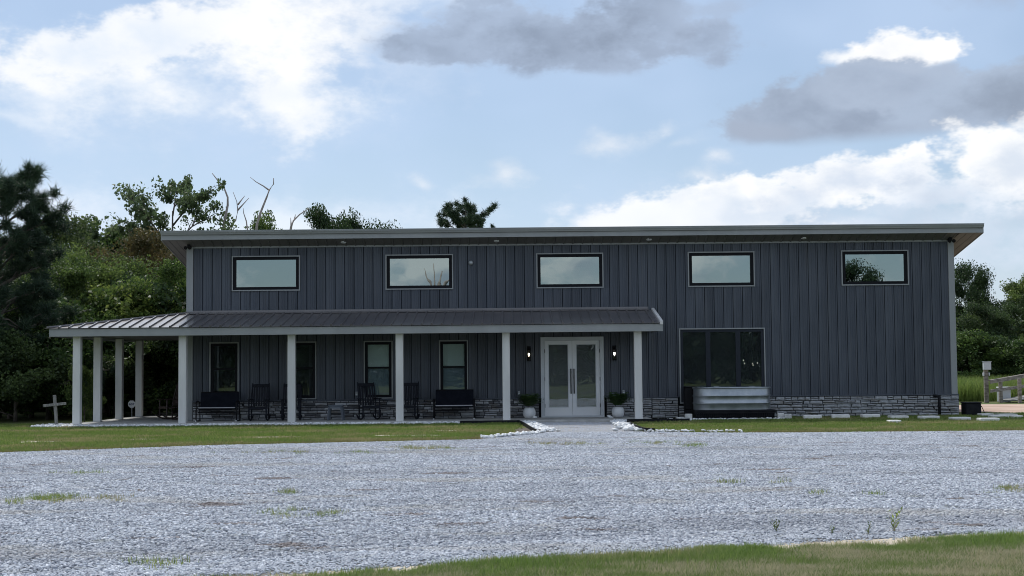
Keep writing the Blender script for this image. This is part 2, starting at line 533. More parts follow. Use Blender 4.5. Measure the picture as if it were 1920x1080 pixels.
M['leaf'] = leaf_mat('broad leaf', (0.045, 0.082, 0.024), (0.125, 0.195, 0.048), (0.20, 0.27, 0.072), .42)
M['leaf_bright'] = leaf_mat('bright leaf', (0.070, 0.120, 0.028), (0.195, 0.275, 0.060), (0.30, 0.37, 0.10), 0.5)
M['leaf_brown'] = leaf_mat('russet leaf', (0.085, 0.085, 0.032), (0.150, 0.122, 0.048), (0.21, 0.13, 0.065), .42)
M['leaf_open'] = leaf_mat('airy leaf', (0.100, 0.145, 0.065), (0.175, 0.230, 0.100), (0.25, 0.30, 0.14), .5)
M['leaf_dark'] = leaf_mat('dark leaf', (0.028, 0.052, 0.020), (0.072, 0.118, 0.038), (0.115, 0.165, 0.055), .4)
M['needle'] = leaf_mat('pine needle', (0.026, 0.052, 0.030), (0.056, 0.096, 0.050), (0.085, 0.125, 0.06), 0.28)
M['fern'] = leaf_mat('fern leaf', (0.035, 0.075, 0.028), (0.065, 0.125, 0.040), (0.11, 0.17, 0.06), 0.3)
M['bark'] = material('bark', rough=0.95, nodes=varied((0.07, 0.058, 0.046), (0.14, 0.12, 0.10), 3, (2, 2, 0.4), bmp=0.6))
M['deadwood'] = material('dead wood', rough=0.9, nodes=varied((0.34, 0.29, 0.27), (0.46, 0.40, 0.38), 3, bmp=0.3))


def ground_nodes(nt, b):
    p = pos()
    n = noise(scaled(p, 1, 0.7, 1), 0.35, 5, 0.6)
    f = noise(p, 7, 5, 0.7)
    c = mixc(smooth(n * 0.6 + f * 0.4, 0.36, 0.62), (0.065, 0.100, 0.028), (0.13, 0.140, 0.052))
    c = mixc(smooth(noise(p, 1.3, 4), 0.56, 0.72) * 0.7, c, (0.20, 0.165, 0.09))
    setc(b, c); bump(b, f, 0.6, 0.05)


M['ground'] = material('turf ground', rough=0.95, spec=0.2, nodes=ground_nodes)


def gravel_patch(p):
    """where dirt and sand show between the stones: long, worn streaks"""
    return noise(scaled(p, 0.22, 0.75, 1), 1.0, 5, 0.62, 0.4)


def gravel_nodes(nt, b):
    p = pos()
    v = nt.nodes.new('ShaderNodeTexVoronoi'); v.inputs['Scale'].default_value = 30
    nt.links.new(p.s, v.inputs['Vector'])
    c = mixc(smooth(S(v.outputs['Distance']), 0.1, 0.6), (0.22, 0.235, 0.27), (0.06, 0.064, 0.072))
    c = mixc(smooth(noise(p, 0.9, 4), 0.45, 0.65) * 0.5, c, (0.30, 0.26, 0.21))
    setc(b, c); bump(b, S(v.outputs['Distance']), 0.7, -0.02)


M['gravel'] = material('gravel bed', rough=0.9, nodes=gravel_nodes)


def pebble_nodes(nt, b):
    p = pos()
    isl = S(nt.nodes.new('ShaderNodeNewGeometry').outputs['Random Per Island'])
    c = mixc(smooth(isl, 0.0, 1.0), (0.25, 0.27, 0.31), (0.62, 0.655, 0.715))
    c = mixc(smooth(isl, 0.90, 1.0) * 0.7, c, (0.80, 0.82, 0.85))
    md = noise(scaled(p, 0.8, 1.3, 1), 2.6, 4, 0.65)
    c = mixc(smooth(md, 0.50, 0.70) * 0.45, c, (0.20, 0.215, 0.245))
    c = mixc(smooth(md, 0.48, 0.30) * 0.35, c, (0.70, 0.72, 0.75))
    # darker and paler wear bands along the drive, dust, dirt and rotting leaves
    band = noise(scaled(p, 0.10, 0.55, 1), 1.0, 4, 0.6, 0.5)
    c = mixc(smooth(band, 0.50, 0.66) * 0.45, c, (0.24, 0.25, 0.275))
    n = gravel_patch(p)
    c = mixc(smooth(n, 0.53, 0.66) * 0.45, c, (0.47, 0.44, 0.39))
    n3 = noise(scaled(p, 0.5, 1.1, 1), 1.3, 4, 0.6)
    c = mixc(smooth(n3, 0.60, 0.68) * 0.7, c, (0.15, 0.105, 0.075))
    c = mixc(smooth(noise(scaled(p, 1, 1.4, 1), 2.2, 3), 0.60, 0.72) * 0.35, c, (0.20, 0.21, 0.15))
    setc(b, c)


M['pebble'] = material('crushed limestone', rough=0.8, spec=0.35, nodes=pebble_nodes)
M['white_rock'] = material('white rock', rough=0.75, nodes=varied((0.62, 0.64, 0.66), (0.82, 0.83, 0.83), 6, bmp=0.4))
M['sand'] = material('pale sand', rough=0.95, nodes=varied((0.36, 0.31, 0.235), (0.52, 0.455, 0.355), 2.5, bmp=0.4))
M['clay'] = material('bare clay', rough=0.95, nodes=varied((0.40, 0.27, 0.20), (0.56, 0.42, 0.33), 0.9, (0.5, 1, 1), bmp=0.4))
M['walk'] = material('walk gravel', rough=0.9, nodes=varied((0.24, 0.22, 0.20), (0.42, 0.40, 0.37), 14, bmp=0.6))


def grass_mat(name, c0, c1, dry, d_lo=0.50, d_hi=0.66, nsc=0.8):
    def f(nt, b):
        p = pos()
        isl = S(nt.nodes.new('ShaderNodeNewGeometry').outputs['Random Per Island'])
        n = noise(scaled(p, 0.5, 0.8, 1), nsc, 4, 0.6)
        c = mixc(isl, c0, c1)
        c = mixc(smooth(n + (isl - 0.5) * 0.2, d_lo, d_hi), c, dry)
        setc(b, c)
    m = material(name, rough=0.6, spec=0.25, nodes=f)
    nt = m.node_tree; b = nt.nodes['Principled BSDF']
    tl = nt.nodes.new('ShaderNodeBsdfTranslucent'); nt.links.new(b.inputs['Base Color'].links[0].from_socket, tl.inputs[0])
    mx = nt.nodes.new('ShaderNodeMixShader'); mx.inputs[0].default_value = 0.45
    nt.links.new(b.outputs[0], mx.inputs[1]); nt.links.new(tl.outputs[0], mx.inputs[2])
    nt.links.new(mx.outputs[0], nt.nodes['Material Output'].inputs[0])
    return m


M['lawn'] = grass_mat('lawn blade', (0.130, 0.200, 0.040), (0.225, 0.310, 0.080), (0.36, 0.32, 0.16), 0.48, 0.66, 0.7)
M['verge'] = grass_mat('verge blade', (0.125, 0.190, 0.042), (0.23, 0.305, 0.09), (0.44, 0.40, 0.26), 0.46, 0.60, 1.3)
M['meadow'] = grass_mat('meadow blade', (0.14, 0.21, 0.045), (0.22, 0.29, 0.08), (0.26, 0.26, 0.10), 0.5, 0.8)
M['chair'] = material('black chair paint', rough=0.6, spec=0.2, nodes=varied((0.006, 0.008, 0.014), (0.011, 0.013, 0.021), 4))
M['chair_brown'] = material('brown chair paint', rough=0.5, nodes=varied((0.035, 0.022, 0.018), (0.055, 0.035, 0.030), 4))
M['sling'] = material('bench sling', rough=0.8, spec=0.15, nodes=varied((0.004, 0.006, 0.012), (0.008, 0.010, 0.018), 6))
M['tube_grey'] = material('pale tube', (0.42, 0.42, 0.45), 0.35)
M['plastic_grey'] = material('grey plastic', (0.115, 0.135, 0.165), 0.5)
M['white_plastic'] = material('white plastic', (0.72, 0.74, 0.76), 0.45)
M['pot'] = material('white glazed pot', rough=0.45, nodes=varied((0.60, 0.62, 0.64), (0.72, 0.73, 0.74), 3))
M['black_metal'] = material('black metal', (0.006, 0.006, 0.008), 0.55, spec=0.2)
M['black_plastic'] = material('black plastic', rough=0.65, spec=0.15, nodes=varied((0.008, 0.009, 0.012), (0.016, 0.017, 0.02), 5))
M['block'] = material('pale block', rough=0.9, nodes=varied((0.50, 0.50, 0.49), (0.64, 0.64, 0.62), 6, bmp=0.4))
M['paver'] = material('pale paver', rough=0.85, nodes=varied((0.68, 0.67, 0.64), (0.80, 0.79, 0.76), 4, bmp=0.3))
M['wood'] = material('weathered wood', rough=0.9, nodes=varied((0.16, 0.16, 0.15), (0.29, 0.285, 0.27), 5, (6, 6, 0.8), bmp=0.4))
M['wood_dark'] = material('grey rail wood', rough=0.9, nodes=varied((0.15, 0.13, 0.11), (0.30, 0.27, 0.24), 4, (1, 1, 3), bmp=0.4))
M['box_grey'] = material('grey enamel box', (0.50, 0.53, 0.56), 0.4, 0.2)


def galv(nt, b):
    p = pos()
    n = noise(p, 3.0, 4); v = nt.nodes.new('ShaderNodeTexVoronoi'); v.inputs['Scale'].default_value = 22
    nt.links.new(p.s, v.inputs['Vector'])
    c = mixc(smooth(n, 0.3, 0.7), (0.30, 0.33, 0.36), (0.44, 0.47, 0.50))
    c = mixc(S(v.outputs['Distance']) * 0.35, c, (0.35, 0.38, 0.42))
    setc(b, c); setc(b, smooth(n, 0.2, 0.8) * 0.15 + 0.30, 'Roughness')


M['galv'] = material('galvanised steel', metal=0.85, nodes=galv)


def emit(name, c, st):
    m = bpy.data.materials.new(name); m.use_nodes = True
    b = m.node_tree.nodes['Principled BSDF']
    b.inputs['Base Color'].default_value = (*c, 1)
    b.inputs['Emission Color'].default_value = (*c, 1); b.inputs['Emission Strength'].default_value = st
    return m


M['bulb_warm'] = emit('warm bulb', (1.0, 0.90, 0.66), 4)
M['bulb_cool'] = emit('white bulb', (1.0, 0.96, 0.90), 7)
M['bulb_far'] = emit('dim bulb', (1.0, 0.93, 0.8), 1.4)
M['lamp_glass'] = glass('lantern glass', (0.9, 0.9, 0.9), 0.05, (1, 1, 1))
M['lens'] = material('downlight lens', (0.75, 0.76, 0.78), 0.3)
M['sign_blue'] = material('sign blue', (0.03, 0.045, 0.14), 0.5)


# ------------------------------------------------------------------ ground
def sheet(name, pts, z, mat, sub=0, jitter=0.0, thick=0.0, **kw):
    """a flat polygon; sub > 0 splits every edge and roughens it"""
    out = []
    n = len(pts)
    for i in range(n):
        a, b = Vector(pts[i]), Vector(pts[(i + 1) % n])
        k = max(1, int((b - a).length / sub)) if sub else 1
        for j in range(k):
            p = a.lerp(b, j / k)
            if j: p += Vector((random.uniform(-jitter, jitter), random.uniform(-jitter, jitter)))
            out.append((p.x, p.y, z))
    m = MB(); m.add(out, [tuple(range(len(out)))])
    return m.build(name, mat, **kw)


g = MB(); g.add([(-900, -600, 0), (900, -600, 0), (900, 1500, 0), (-900, 1500, 0)], [(0, 1, 2, 3)])
g.build('ground', M['ground'], kind='structure')
FAR_EDGE = [(-26, 24.6), (-16, 27.0), (-10.4, 29.25), (-6.5, 31.5), (-3.5, 32.3), (-0.8, 33.1), (0.2, 35.4), (0.55, 36.4)]
FAR_EDGE_R = [(3.05, 36.5), (3.6, 36.1), (5.2, 35.4), (7.0, 35.1), (12.4, 35.1), (18.0, 35.3), (30, 36)]
NEAR_EDGE = [(30, 20.0), (14, 16.1), (8, 14.4), (4.7, 13.45), (1.55, 12.5), (0.16, 11.95), (-1.7, 11.15), (-4, 9.9), (-9, 7.0), (-26, 2)]
LOT = FAR_EDGE + FAR_EDGE_R + NEAR_EDGE
sheet('gravel_lot', LOT, 0.006, M['gravel'], 0.5, 0.08, kind='structure')
sheet('path', [(0.50, 36.2), (0.62, 38.0), (0.62, 43.74), (3.0, 43.74), (3.0, 38.0), (3.1, 36.4)], 0.012, M['walk'], 0.4, 0.05, kind='structure')


def blob(cx, cy, rx, ry, n=22):
    ph = [random.uniform(0, 6.28) for _ in range(4)]
    pts = []
    for i in range(n):
        a = 2 * math.pi * i / n
        r = 1 + 0.25 * math.sin(2 * a + ph[0]) + 0.2 * math.sin(3 * a + ph[1]) + 0.12 * math.sin(5 * a + ph[2]) + random.uniform(-.1, .1)
        pts.append((cx + rx * r * math.cos(a), cy + ry * r * math.sin(a)))
    return pts


SAND = [(-2.55, 35.6, 0.85, 0.42), (-1.7, 38.3, 0.5, 0.30), (-5.8, 35.4, 0.75, 0.35), (-11.2, 34.0, 0.55, 0.4), (-13.2, 32.4, 0.9, 0.4), (-9.0, 34.9, 0.4, 0.3), (0.0, 35.2, 0.3, 0.5)]
for cx, cy, rx, ry in SAND:
    sheet('sand_patch', blob(cx, cy, rx, ry), 0.004, M['sand'], kind='structure')
# the sandy lip along the near edge of the gravel
lip = [(9.0, 14.9), (7.0, 14.32), (5.0, 13.74), (3.4, 13.18), (1.9, 12.66), (0.9, 12.27), (0.1, 11.98), (-0.9, 11.58), (-2.2, 11.0), (-3.2, 10.5), (-3.2, 9.8), (-0.1, 11.3), (0.9, 11.65), (1.9, 12.05), (3.4, 12.6), (5.0, 13.2), (7.0, 13.8), (9.0, 14.4)]
sheet('sand_lip', lip, 0.010, M['sand'], 0.12, 0.05, kind='structure')
sheet('road', [(-300, -17), (300, -17), (300, -10), (-300, -10)], 0.004, material('asphalt', rough=0.9, nodes=varied((0.045, 0.045, 0.047), (0.075, 0.075, 0.076), 3, bmp=0.3)), kind='structure')  # added out of view behind the camera, to grey the door glass reflection
sheet('clay_yard', [(15.2, 50.6), (17, 49.0), (22, 48.6), (40, 49.5), (40, 61), (26, 60.5), (20, 60.6), (15.5, 58)], 0.005, M['clay'], 1.0, 0.35, kind='structure')
sl = MB()
sl.box(-13.55, 4.25, 43.76, 46.30, -0.1, 0.08, b=0.015)
sl.box(-13.55, -10.46, 46.303, 52.2, -0.1, 0.0805)
sl.build('porch_slab', M['concrete'], kind='structure')


def inside(poly, x, y):
    c = np.zeros(len(x), bool); n = len(poly)
    for i in range(n):
        x0, y0 = poly[i]; x1, y1 = poly[i - 1]
        hit = ((y0 > y) != (y1 > y)) & (x < (x1 - x0) * (y - y0) / ((y1 - y0) or 1e-9) + x0)
        c ^= hit
    return c


def edge_dist(poly, x, y, closed=True):
    d = np.full(len(x), 1e9)
    for i in range(len(poly) if closed else len(poly) - 1):
        a = np.array(poly[i]); b = np.array(poly[(i + 1) % len(poly)])
        ab = b - a; t = np.clip(((x - a[0]) * ab[0] + (y - a[1]) * ab[1]) / (ab @ ab), 0, 1)
        d = np.minimum(d, np.hypot(x - a[0] - t * ab[0], y - a[1] - t * ab[1]))
    return d


# an icosahedron, the seed of every stone
PHI = (1 + 5 ** 0.5) / 2
ICO_V = np.array([(-1, PHI, 0), (1, PHI, 0), (-1, -PHI, 0), (1, -PHI, 0), (0, -1, PHI), (0, 1, PHI), (0, -1, -PHI), (0, 1, -PHI), (PHI, 0, -1), (PHI, 0, 1), (-PHI, 0, -1), (-PHI, 0, 1)]) / math.hypot(1, PHI)
ICO_F = np.array([(0, 11, 5), (0, 5, 1), (0, 1, 7), (0, 7, 10), (0, 10, 11), (1, 5, 9), (5, 11, 4), (11, 10, 2), (10, 7, 6), (7, 1, 8), (3, 9, 4), (3, 4, 2), (3, 2, 6), (3, 6, 8), (3, 8, 9), (4, 9, 5), (2, 4, 11), (6, 2, 10), (8, 6, 7), (9, 8, 1)])


def rand_rot(n):
    q = rng.normal(size=(n, 4)); q /= np.linalg.norm(q, axis=1)[:, None]
    w, x, y, z = q.T
    return np.stack([1 - 2 * (y * y + z * z), 2 * (x * y - z * w), 2 * (x * z + y * w), 2 * (x * y + z * w), 1 - 2 * (x * x + z * z), 2 * (y * z - x * w), 2 * (x * z - y * w), 2 * (y * z + x * w), 1 - 2 * (x * x + y * y)], 1).reshape(n, 3, 3)


def stones(cx, cy, cz, r, flat=0.65):
    """stone verts and faces at the given centres and radii"""
    n = len(cx)
    v = ICO_V[None] * (1 + rng.uniform(-0.28, 0.28, (n, 12, 1)))
    v = v * np.stack([rng.uniform(0.8, 1.35, n), rng.uniform(0.7, 1.1, n), rng.uniform(0.55, 0.9, n)], 1)[:, None]
    v = np.einsum('nij,nkj->nki', rand_rot(n), v)
    v[:, :, 2] *= flat
    v = v * np.asarray(r)[:, None, None] + np.stack([cx, cy, cz], 1)[:, None]
    f = ICO_F[None] + (np.arange(n) * 12)[:, None, None]
    return v.reshape(-1, 3), f.reshape(-1, 3)


def proto(name, v, f, mat):
    return bpy.data.objects.new(name, np_mesh(name, v, f, mat))


def scatter(name, protos, x, y, z, rz, sc, pick, **kw):
    """one object of kind stuff: prototypes instanced on points by geometry nodes"""
    c = bpy.data.collections.new(name + ' pieces')
    for p in protos: c.objects.link(p)
    n = len(x)
    me = bpy.data.meshes.new(name)
    me.vertices.add(n); me.vertices.foreach_set('co', np.stack([x, y, z], 1).astype(np.float32).ravel())
    a = me.attributes.new('turn', 'FLOAT_VECTOR', 'POINT')
    a.data.foreach_set('vector', np.stack([np.zeros(n), np.zeros(n), rz], 1).astype(np.float32).ravel())
    a = me.attributes.new('grow', 'FLOAT', 'POINT'); a.data.foreach_set('value', np.asarray(sc, np.float32))
    a = me.attributes.new('pick', 'INT', 'POINT'); a.data.foreach_set('value', np.asarray(pick, np.int32))
    o = bpy.data.objects.new(name, me); link(o)
    nt = bpy.data.node_groups.new(name + ' scatter', 'GeometryNodeTree')
    nt.interface.new_socket('Geometry', in_out='INPUT', socket_type='NodeSocketGeometry')
    nt.interface.new_socket('Geometry', in_out='OUTPUT', socket_type='NodeSocketGeometry')
    gi = nt.nodes.new('NodeGroupInput'); go = nt.nodes.new('NodeGroupOutput')
    iop = nt.nodes.new('GeometryNodeInstanceOnPoints')
    ci = nt.nodes.new('GeometryNodeCollectionInfo')
    ci.inputs[0].default_value = c; ci.inputs['Separate Children'].default_value = True; ci.inputs['Reset Children'].default_value = True

    def attr(nm, t):
        k = nt.nodes.new('GeometryNodeInputNamedAttribute'); k.data_type = t; k.inputs[0].default_value = nm
        return k.outputs[0]
    L = nt.links.new
    L(gi.outputs[0], iop.inputs['Points']); L(ci.outputs[0], iop.inputs['Instance'])
    iop.inputs['Pick Instance'].default_value = True
    L(attr('pick', 'INT'), iop.inputs['Instance Index'])
    L(attr('turn', 'FLOAT_VECTOR'), iop.inputs['Rotation'])
    L(attr('grow', 'FLOAT'), iop.inputs['Scale'])
    L(iop.outputs[0], go.inputs[0])
    md = o.modifiers.new('scatter', 'NODES'); md.node_group = nt
    return tag(o, kind='stuff', **kw)


# gravel: square patches of single stones inside the lot, single stones along its edges
def patch(i, size, dens, r0, r1):
    n = int(size * size * dens)
    r = rng.uniform(r0, r1, n) * rng.choice([1, 1, 1, 1, 1.3, 1.3, 1.8], n)
    v, f = stones(rng.uniform(-size / 2, size / 2, n), rng.uniform(-size / 2, size / 2, n), r * rng.uniform(0.1, 0.55, n), r)
    return proto('gravel_patch_%d' % i, v, f, M['pebble'])


TS = 0.8
patches = [patch(i, TS * 1.03, 2900, 0.0062, 0.0138) for i in range(4)]
gx, gy = np.meshgrid(np.arange(-20, 22, TS), np.arange(6, 37, TS))
gx = gx.ravel(); gy = gy.ravel()
keep = inside(LOT, gx, gy) & (edge_dist(LOT, gx, gy) > TS * 0.72) & (np.abs(gx) < gy * 0.42 + 2.5)
gx, gy = gx[keep], gy[keep]; n = len(gx)
scatter('gravel', patches, gx, gy, np.full(n, 0.008), rng.integers(0, 4, n) * math.pi / 2, np.ones(n), rng.integers(0, 4, n),
        label='crushed pale limestone gravel covering the parking lot', cat='gravel')
singles = []
for i in range(6):
    v, f = stones(np.zeros(1), np.zeros(1), np.zeros(1), np.ones(1))
    singles.append(proto('gravel_stone_%d' % i, v, f, M['pebble']))
n = 1700000
ex = rng.uniform(-15, 17, n); ey = rng.uniform(8, 37.5, n)
k = np.abs(ex) < ey * 0.42 + 2.0
ex, ey = ex[k], ey[k]
inn = inside(LOT, ex, ey); dd = edge_dist(LOT, ex, ey)
band = (inn & (dd < 1.15)) | (~inn & (dd < rng.exponential(0.06, len(ex))))
prob = np.where(ey < 18, 1.0, 0.55)
band &= rng.random(len(ex)) < prob
wob = .16 * np.sin(ex * 1.7 + 2) * np.sin(ex * .6) + .09 * np.sin(ex * 5.1)
band &= ~(inside(lip, ex, ey - wob - rng.normal(0, .08, len(ex))) & (rng.random(len(ex)) < 0.86))
# gravel of the walk up to the porch
wx = rng.uniform(0.55, 3.05, 9000); wy = rng.uniform(36.0, 43.7, 9000)
ex = np.r_[ex[band], wx]; ey = np.r_[ey[band], wy]; n = len(ex)
scatter('gravel_edge', singles, ex, ey, np.full(n, 0.012), rng.uniform(0, 6.28, n), rng.uniform(0.007, 0.017, n), rng.integers(0, 6, n),
        label='loose gravel stones along the lot edges and walk', cat='gravel')


# grass: tufts of bent blades
def blades(n, spread, h0, h1, w, lean):
    bx, by = rng.uniform(-spread, spread, n), rng.uniform(-spread, spread, n)
    h = rng.uniform(h0, h1, n); a = rng.uniform(0, 6.28, n); l = rng.uniform(0.1, lean, n) * h
    dx, dy = np.cos(a), np.sin(a); wx_, wy_ = -dy * w * .5, dx * w * .5
    z0 = np.zeros(n)
    v = np.stack([np.stack([bx - wx_, by - wy_, z0], 1), np.stack([bx + wx_, by + wy_, z0], 1),
                  np.stack([bx + wx_ * .7 + dx * l * .35, by + wy_ * .7 + dy * l * .35, h * .6], 1),
                  np.stack([bx - wx_ * .7 + dx * l * .35, by - wy_ * .7 + dy * l * .35, h * .6], 1),
                  np.stack([bx + dx * l, by + dy * l, h], 1)], 1)
    b = (np.arange(n) * 5)[:, None]
    t = np.concatenate([b + np.array([[0, 1, 2]]), b + np.array([[0, 2, 3]]), b + np.array([[3, 2, 4]])])
    return v.reshape(-1, 3), t


def grass(name, mat, pts, nv, n, spread, h0, h1, w, lean, label, smin=0.7, smax=1.2):
    pr = []
    for i in range(nv):
        v, f = blades(n, spread, h0, h1, w, lean); pr.append(proto('%s_tuft_%d' % (name, i), v, f, mat))
    x, y = pts; kx = len(x)
    return scatter(name, pr, x, y, np.full(kx, 0.002), rng.uniform(0, 6.28, kx), rng.uniform(smin, smax, kx), rng.integers(0, nv, kx), label=label, cat='grass')


LAWN_L = [(-24, 26.5), (-16, 28.2), (-10.4, 29.35), (-6.5, 31.6), (-3.5, 32.4), (-0.8, 33.2), (-0.1, 35.0), (0.0, 38.0), (0.2, 42.9), (-14.6, 42.9), (-15.2, 46), (-24, 46)]
LAWN_R = [(3.5, 36.5), (5.2, 35.5), (7.0, 35.2), (12.4, 35.2), (18.0, 35.4), (28, 36.1), (28, 46.4), (15, 48.5), (14.6, 46.2), (8.6, 46.2), (8.4, 44.4), (5.4, 44.3), (5.2, 43.1), (3.6, 42.8)]
n = 26000
lx = rng.uniform(-20, 20, n); ly = rng.uniform(27, 48.5, n)
k = inside(LAWN_L, lx, ly) | inside(LAWN_R, lx, ly)
for cx, cy, rx, ry in SAND: k &= ((lx - cx) / (rx * 1.15)) ** 2 + ((ly - cy) / (ry * 1.3)) ** 2 > 1
grass('lawn_grass', M['lawn'], (lx[k], ly[k]), 5, 42, 0.16, 0.025, 0.075, 0.012, 0.8, 'mown green lawn between gravel lot and building')
dx_, dy_ = rng.uniform(-19, 19, 60000), rng.uniform(27, 37.5, 60000)
k = (inside(LAWN_L, dx_, dy_) | inside(LAWN_R, dx_, dy_)) & (np.minimum(edge_dist(FAR_EDGE, dx_, dy_, False), edge_dist(FAR_EDGE_R, dx_, dy_, False)) < rng.exponential(.55, 60000))
M['edge_grass'] = grass_mat('worn blade', (0.16, 0.17, 0.055), (0.27, 0.235, 0.115), (0.30, 0.23, 0.13))
grass('worn_grass', M['edge_grass'], (dx_[k], dy_[k]), 4, 30, 0.12, 0.02, 0.06, 0.010, 0.9, 'worn yellowish grass where the lawn meets the gravel')
# near verge
VERGE = [(9, 14.75), (4.9, 13.62), (3.4, 13.2), (1.9, 12.75), (1.5, 12.42), (0.2, 11.9), (-1.6, 11.05), (-3.6, 9.9), (-4, 8.0), (9, 8.0)]
VERGE = [(9, 14.42), (7.0, 13.86), (5.0, 13.30), (3.4, 12.76), (1.9, 12.26), (0.9, 11.96), (-0.1, 11.62), (-1.7, 10.98), (-3.6, 9.9), (-4, 8.0), (9, 8.0)]
n = 26000
vx = rng.uniform(-4, 9, n); vy = rng.uniform(9.5, 14.6, n)
rag = .16 * np.sin(vx * 2.1 + 1) * np.sin(vx * .83) + .10 * np.sin(vx * 6.3) + .07 * np.sin(vx * 13.7 + 1) + rng.normal(0, .09, n)
k = inside(VERGE, vx, vy + rag) & (np.abs(vx) < vy * 0.42 + 1.2)
grass('verge_grass', M['verge'], (vx[k], vy[k]), 6, 60, 0.07, 0.02, 0.065, 0.005, 1.2, 'patchy green and straw grass along the near edge of the gravel')
lx = rng.uniform(-2.5, 8, 5200); ly = np.interp(lx, [-3.6, -1.7, -.1, .9, 1.9, 3.4, 5, 7, 9], [9.9, 10.98, 11.62, 11.94, 12.26, 12.76, 13.3, 13.86, 14.42]) - rng.exponential(.28, 5200)
k = np.sin(lx * 1.35 + .6) + .6 * np.sin(lx * 3.1 + 2) + rng.normal(0, .6, 5200) > .45
M['lush'] = grass_mat('lush blade', (0.110, 0.190, 0.036), (0.22, 0.315, 0.08), (0.34, 0.33, 0.17), .52, .70)
grass('verge_tufts', M['lush'], (lx[k], ly[k]), 5, 22, 0.05, 0.035, 0.10, 0.005, 1.0, 'lush green tufts of grass at the sandy edge of the gravel')
# tufts of grass coming up through the gravel: (x, y, spread x, spread y, count)
tx, ty = [], []
for px, py, w_, h_, c_ in ((95, 937, 40, 4, 55), (215, 938, 22, 3, 12), (800, 843, 60, 2, 60), (560, 850, 120, 1.5, 30), (1060, 834, 60, 1.5, 36), (1230, 833, 40, 2, 26), (540, 927, 25, 2, 10), (520, 965, 60, 5, 16),
                            (1890, 920, 30, 4, 22), (1300, 838, 30, 2, 16), (1460, 905, 12, 3, 5), (1640, 930, 10, 2, 4), (300, 1060, 60, 8, 12), (450, 830, 60, 2, 14), (1535, 926, 10, 4, 6), (160, 890, 40, 2, 10), (1360, 905, 30, 4, 8), (30, 945, 10, 3, 6), (620, 965, 30, 3, 8)):
    for _ in range(c_):
        qx = random.gauss(px, w_ * 0.6); qy = random.gauss(py, h_ * 0.8)
        d = CAM_M @ Vector(((qx - 960) / FPX, -(qy - 540) / FPX, -1)); t = -CAM_H / d.z
        tx.append(d.x * t); ty.append(d.y * t)
grass('gravel_weed_grass', M['lawn'], (np.array(tx), np.array(ty)), 4, 20, 0.10, 0.03, 0.085, 0.006, 1.1, 'thin grass tufts sprouting through the gravel')
n = 9000
mx_, my_ = rng.uniform(19, 46, n), rng.uniform(62.5, 84, n)
k = (my_ > 66 - 0.05 * (mx_ - 20))
grass('meadow_grass', M['meadow'], (mx_[k], my_[k]), 5, 40, 0.30, 0.45, 1.05, 0.022, 0.5, 'tall bright green meadow grass before the wood on the right')


# ------------------------------------------------------------------ the building
X0, X1, YW = -10.45, 14.22, 46.30           # front wall
BACK = 58.5
SLOPE = 0.17
bld = empty('metal_building', (0, YW, 0), label='long two storey charcoal metal building with wraparound porch and flat eave', cat='building')


def part(m, name, mat, parent, smooth_=False, **kw):
    """geometry given in world coordinates, parented without moving"""
    o = m.build(name, mat, None, smooth_, **kw)
    o.parent = parent
    return o


bld.location = (0, 0, 0)
UPW = [(-9.02, -6.82), (-4.07, -1.89), (0.79, 2.95), (5.67, 7.82), (10.61, 12.78)]
LOW = [(-9.73, -8.79), (-7.25, -6.30), (-4.78, -3.85), (-2.36, -1.43)]
UZ, LZ, DZ, PZ = (4.22, 5.355), (0.73, 2.58), (0.085, 2.65), (0.48, 2.89)
OPEN = [(a, b, *UZ) for a, b in UPW] + [(a, b, *LZ) for a, b in LOW] + [(0.90, 2.92, *DZ), (5.35, 8.11, *PZ)]
ZB, ZT, ZS = 0.08, 5.66, 0.70               # foot, top, top of the stone
# backing wall with real openings
xs = sorted({X0, X1, *[o[0] for o in OPEN], *[o[1] for o in OPEN]})
zs = sorted({ZB, ZT, *[o[2] for o in OPEN], *[o[3] for o in OPEN]})
wm = MB()
for i in range(len(xs) - 1):
    z_run = None
    for j in range(len(zs) - 1):
        cx, cz = (xs[i] + xs[i + 1]) / 2, (zs[j] + zs[j + 1]) / 2
        solid = not any(a < cx < b and c < cz < d for a, b, c, d in OPEN)
        if solid and z_run is None: z_run = zs[j]
        if not solid and z_run is not None:
            wm.box(xs[i], xs[i + 1], YW + 0.02, YW + 0.16, z_run, zs[j]); z_run = None
    if z_run is not None: wm.box(xs[i], xs[i + 1], YW + 0.02, YW + 0.16, z_run, ZT)
wall = part(wm, 'wall', M['gap'], bld)
# side and rear walls, partitions and upper floor, seen through the glass and from the side
zt_b = ZT - SLOPE * (BACK - YW)
sw = MB()
for xa, xb in ((X0, X0 + 0.14), (X1 - 0.14, X1)):
    sw.add([(xa, YW + .17, ZB), (xb, YW + .17, ZB), (xb, BACK, ZB), (xa, BACK, ZB), (xa, YW + .17, ZT), (xb, YW + .17, ZT), (xb, BACK, zt_b), (xa, BACK, zt_b)],
           [(0, 3, 2, 1), (4, 5, 6, 7), (0, 1, 5, 4), (1, 2, 6, 5), (2, 3, 7, 6), (3, 0, 4, 7)])
sw.box(X0 + .141, X1 - .141, BACK - 0.14, BACK, ZB, zt_b)
part(sw, 'side_wall', M['siding'], bld)
iw = MB()
iw.box(X0 + .15, X1 - .15, YW + 5.2, YW + 5.3, 0.10, 4.6)
iw.box(X0 + .15, X1 - .15, YW + 0.17, YW + 5.19, 3.2, 3.35)
iw.box(X0 + .15, X1 - .15, YW + 0.17, BACK - 0.15, 0.02, 0.09)
for xx in (-5.6, 0.2, 3.8, 9.6): iw.box(xx, xx + 0.1, YW + 0.17, YW + 5.19, 0.10, 3.19)
part(iw, 'interior', M['interior'], bld)

# siding panels: one object for each strip, shared mesh for the whole ones
PW = 0.3048


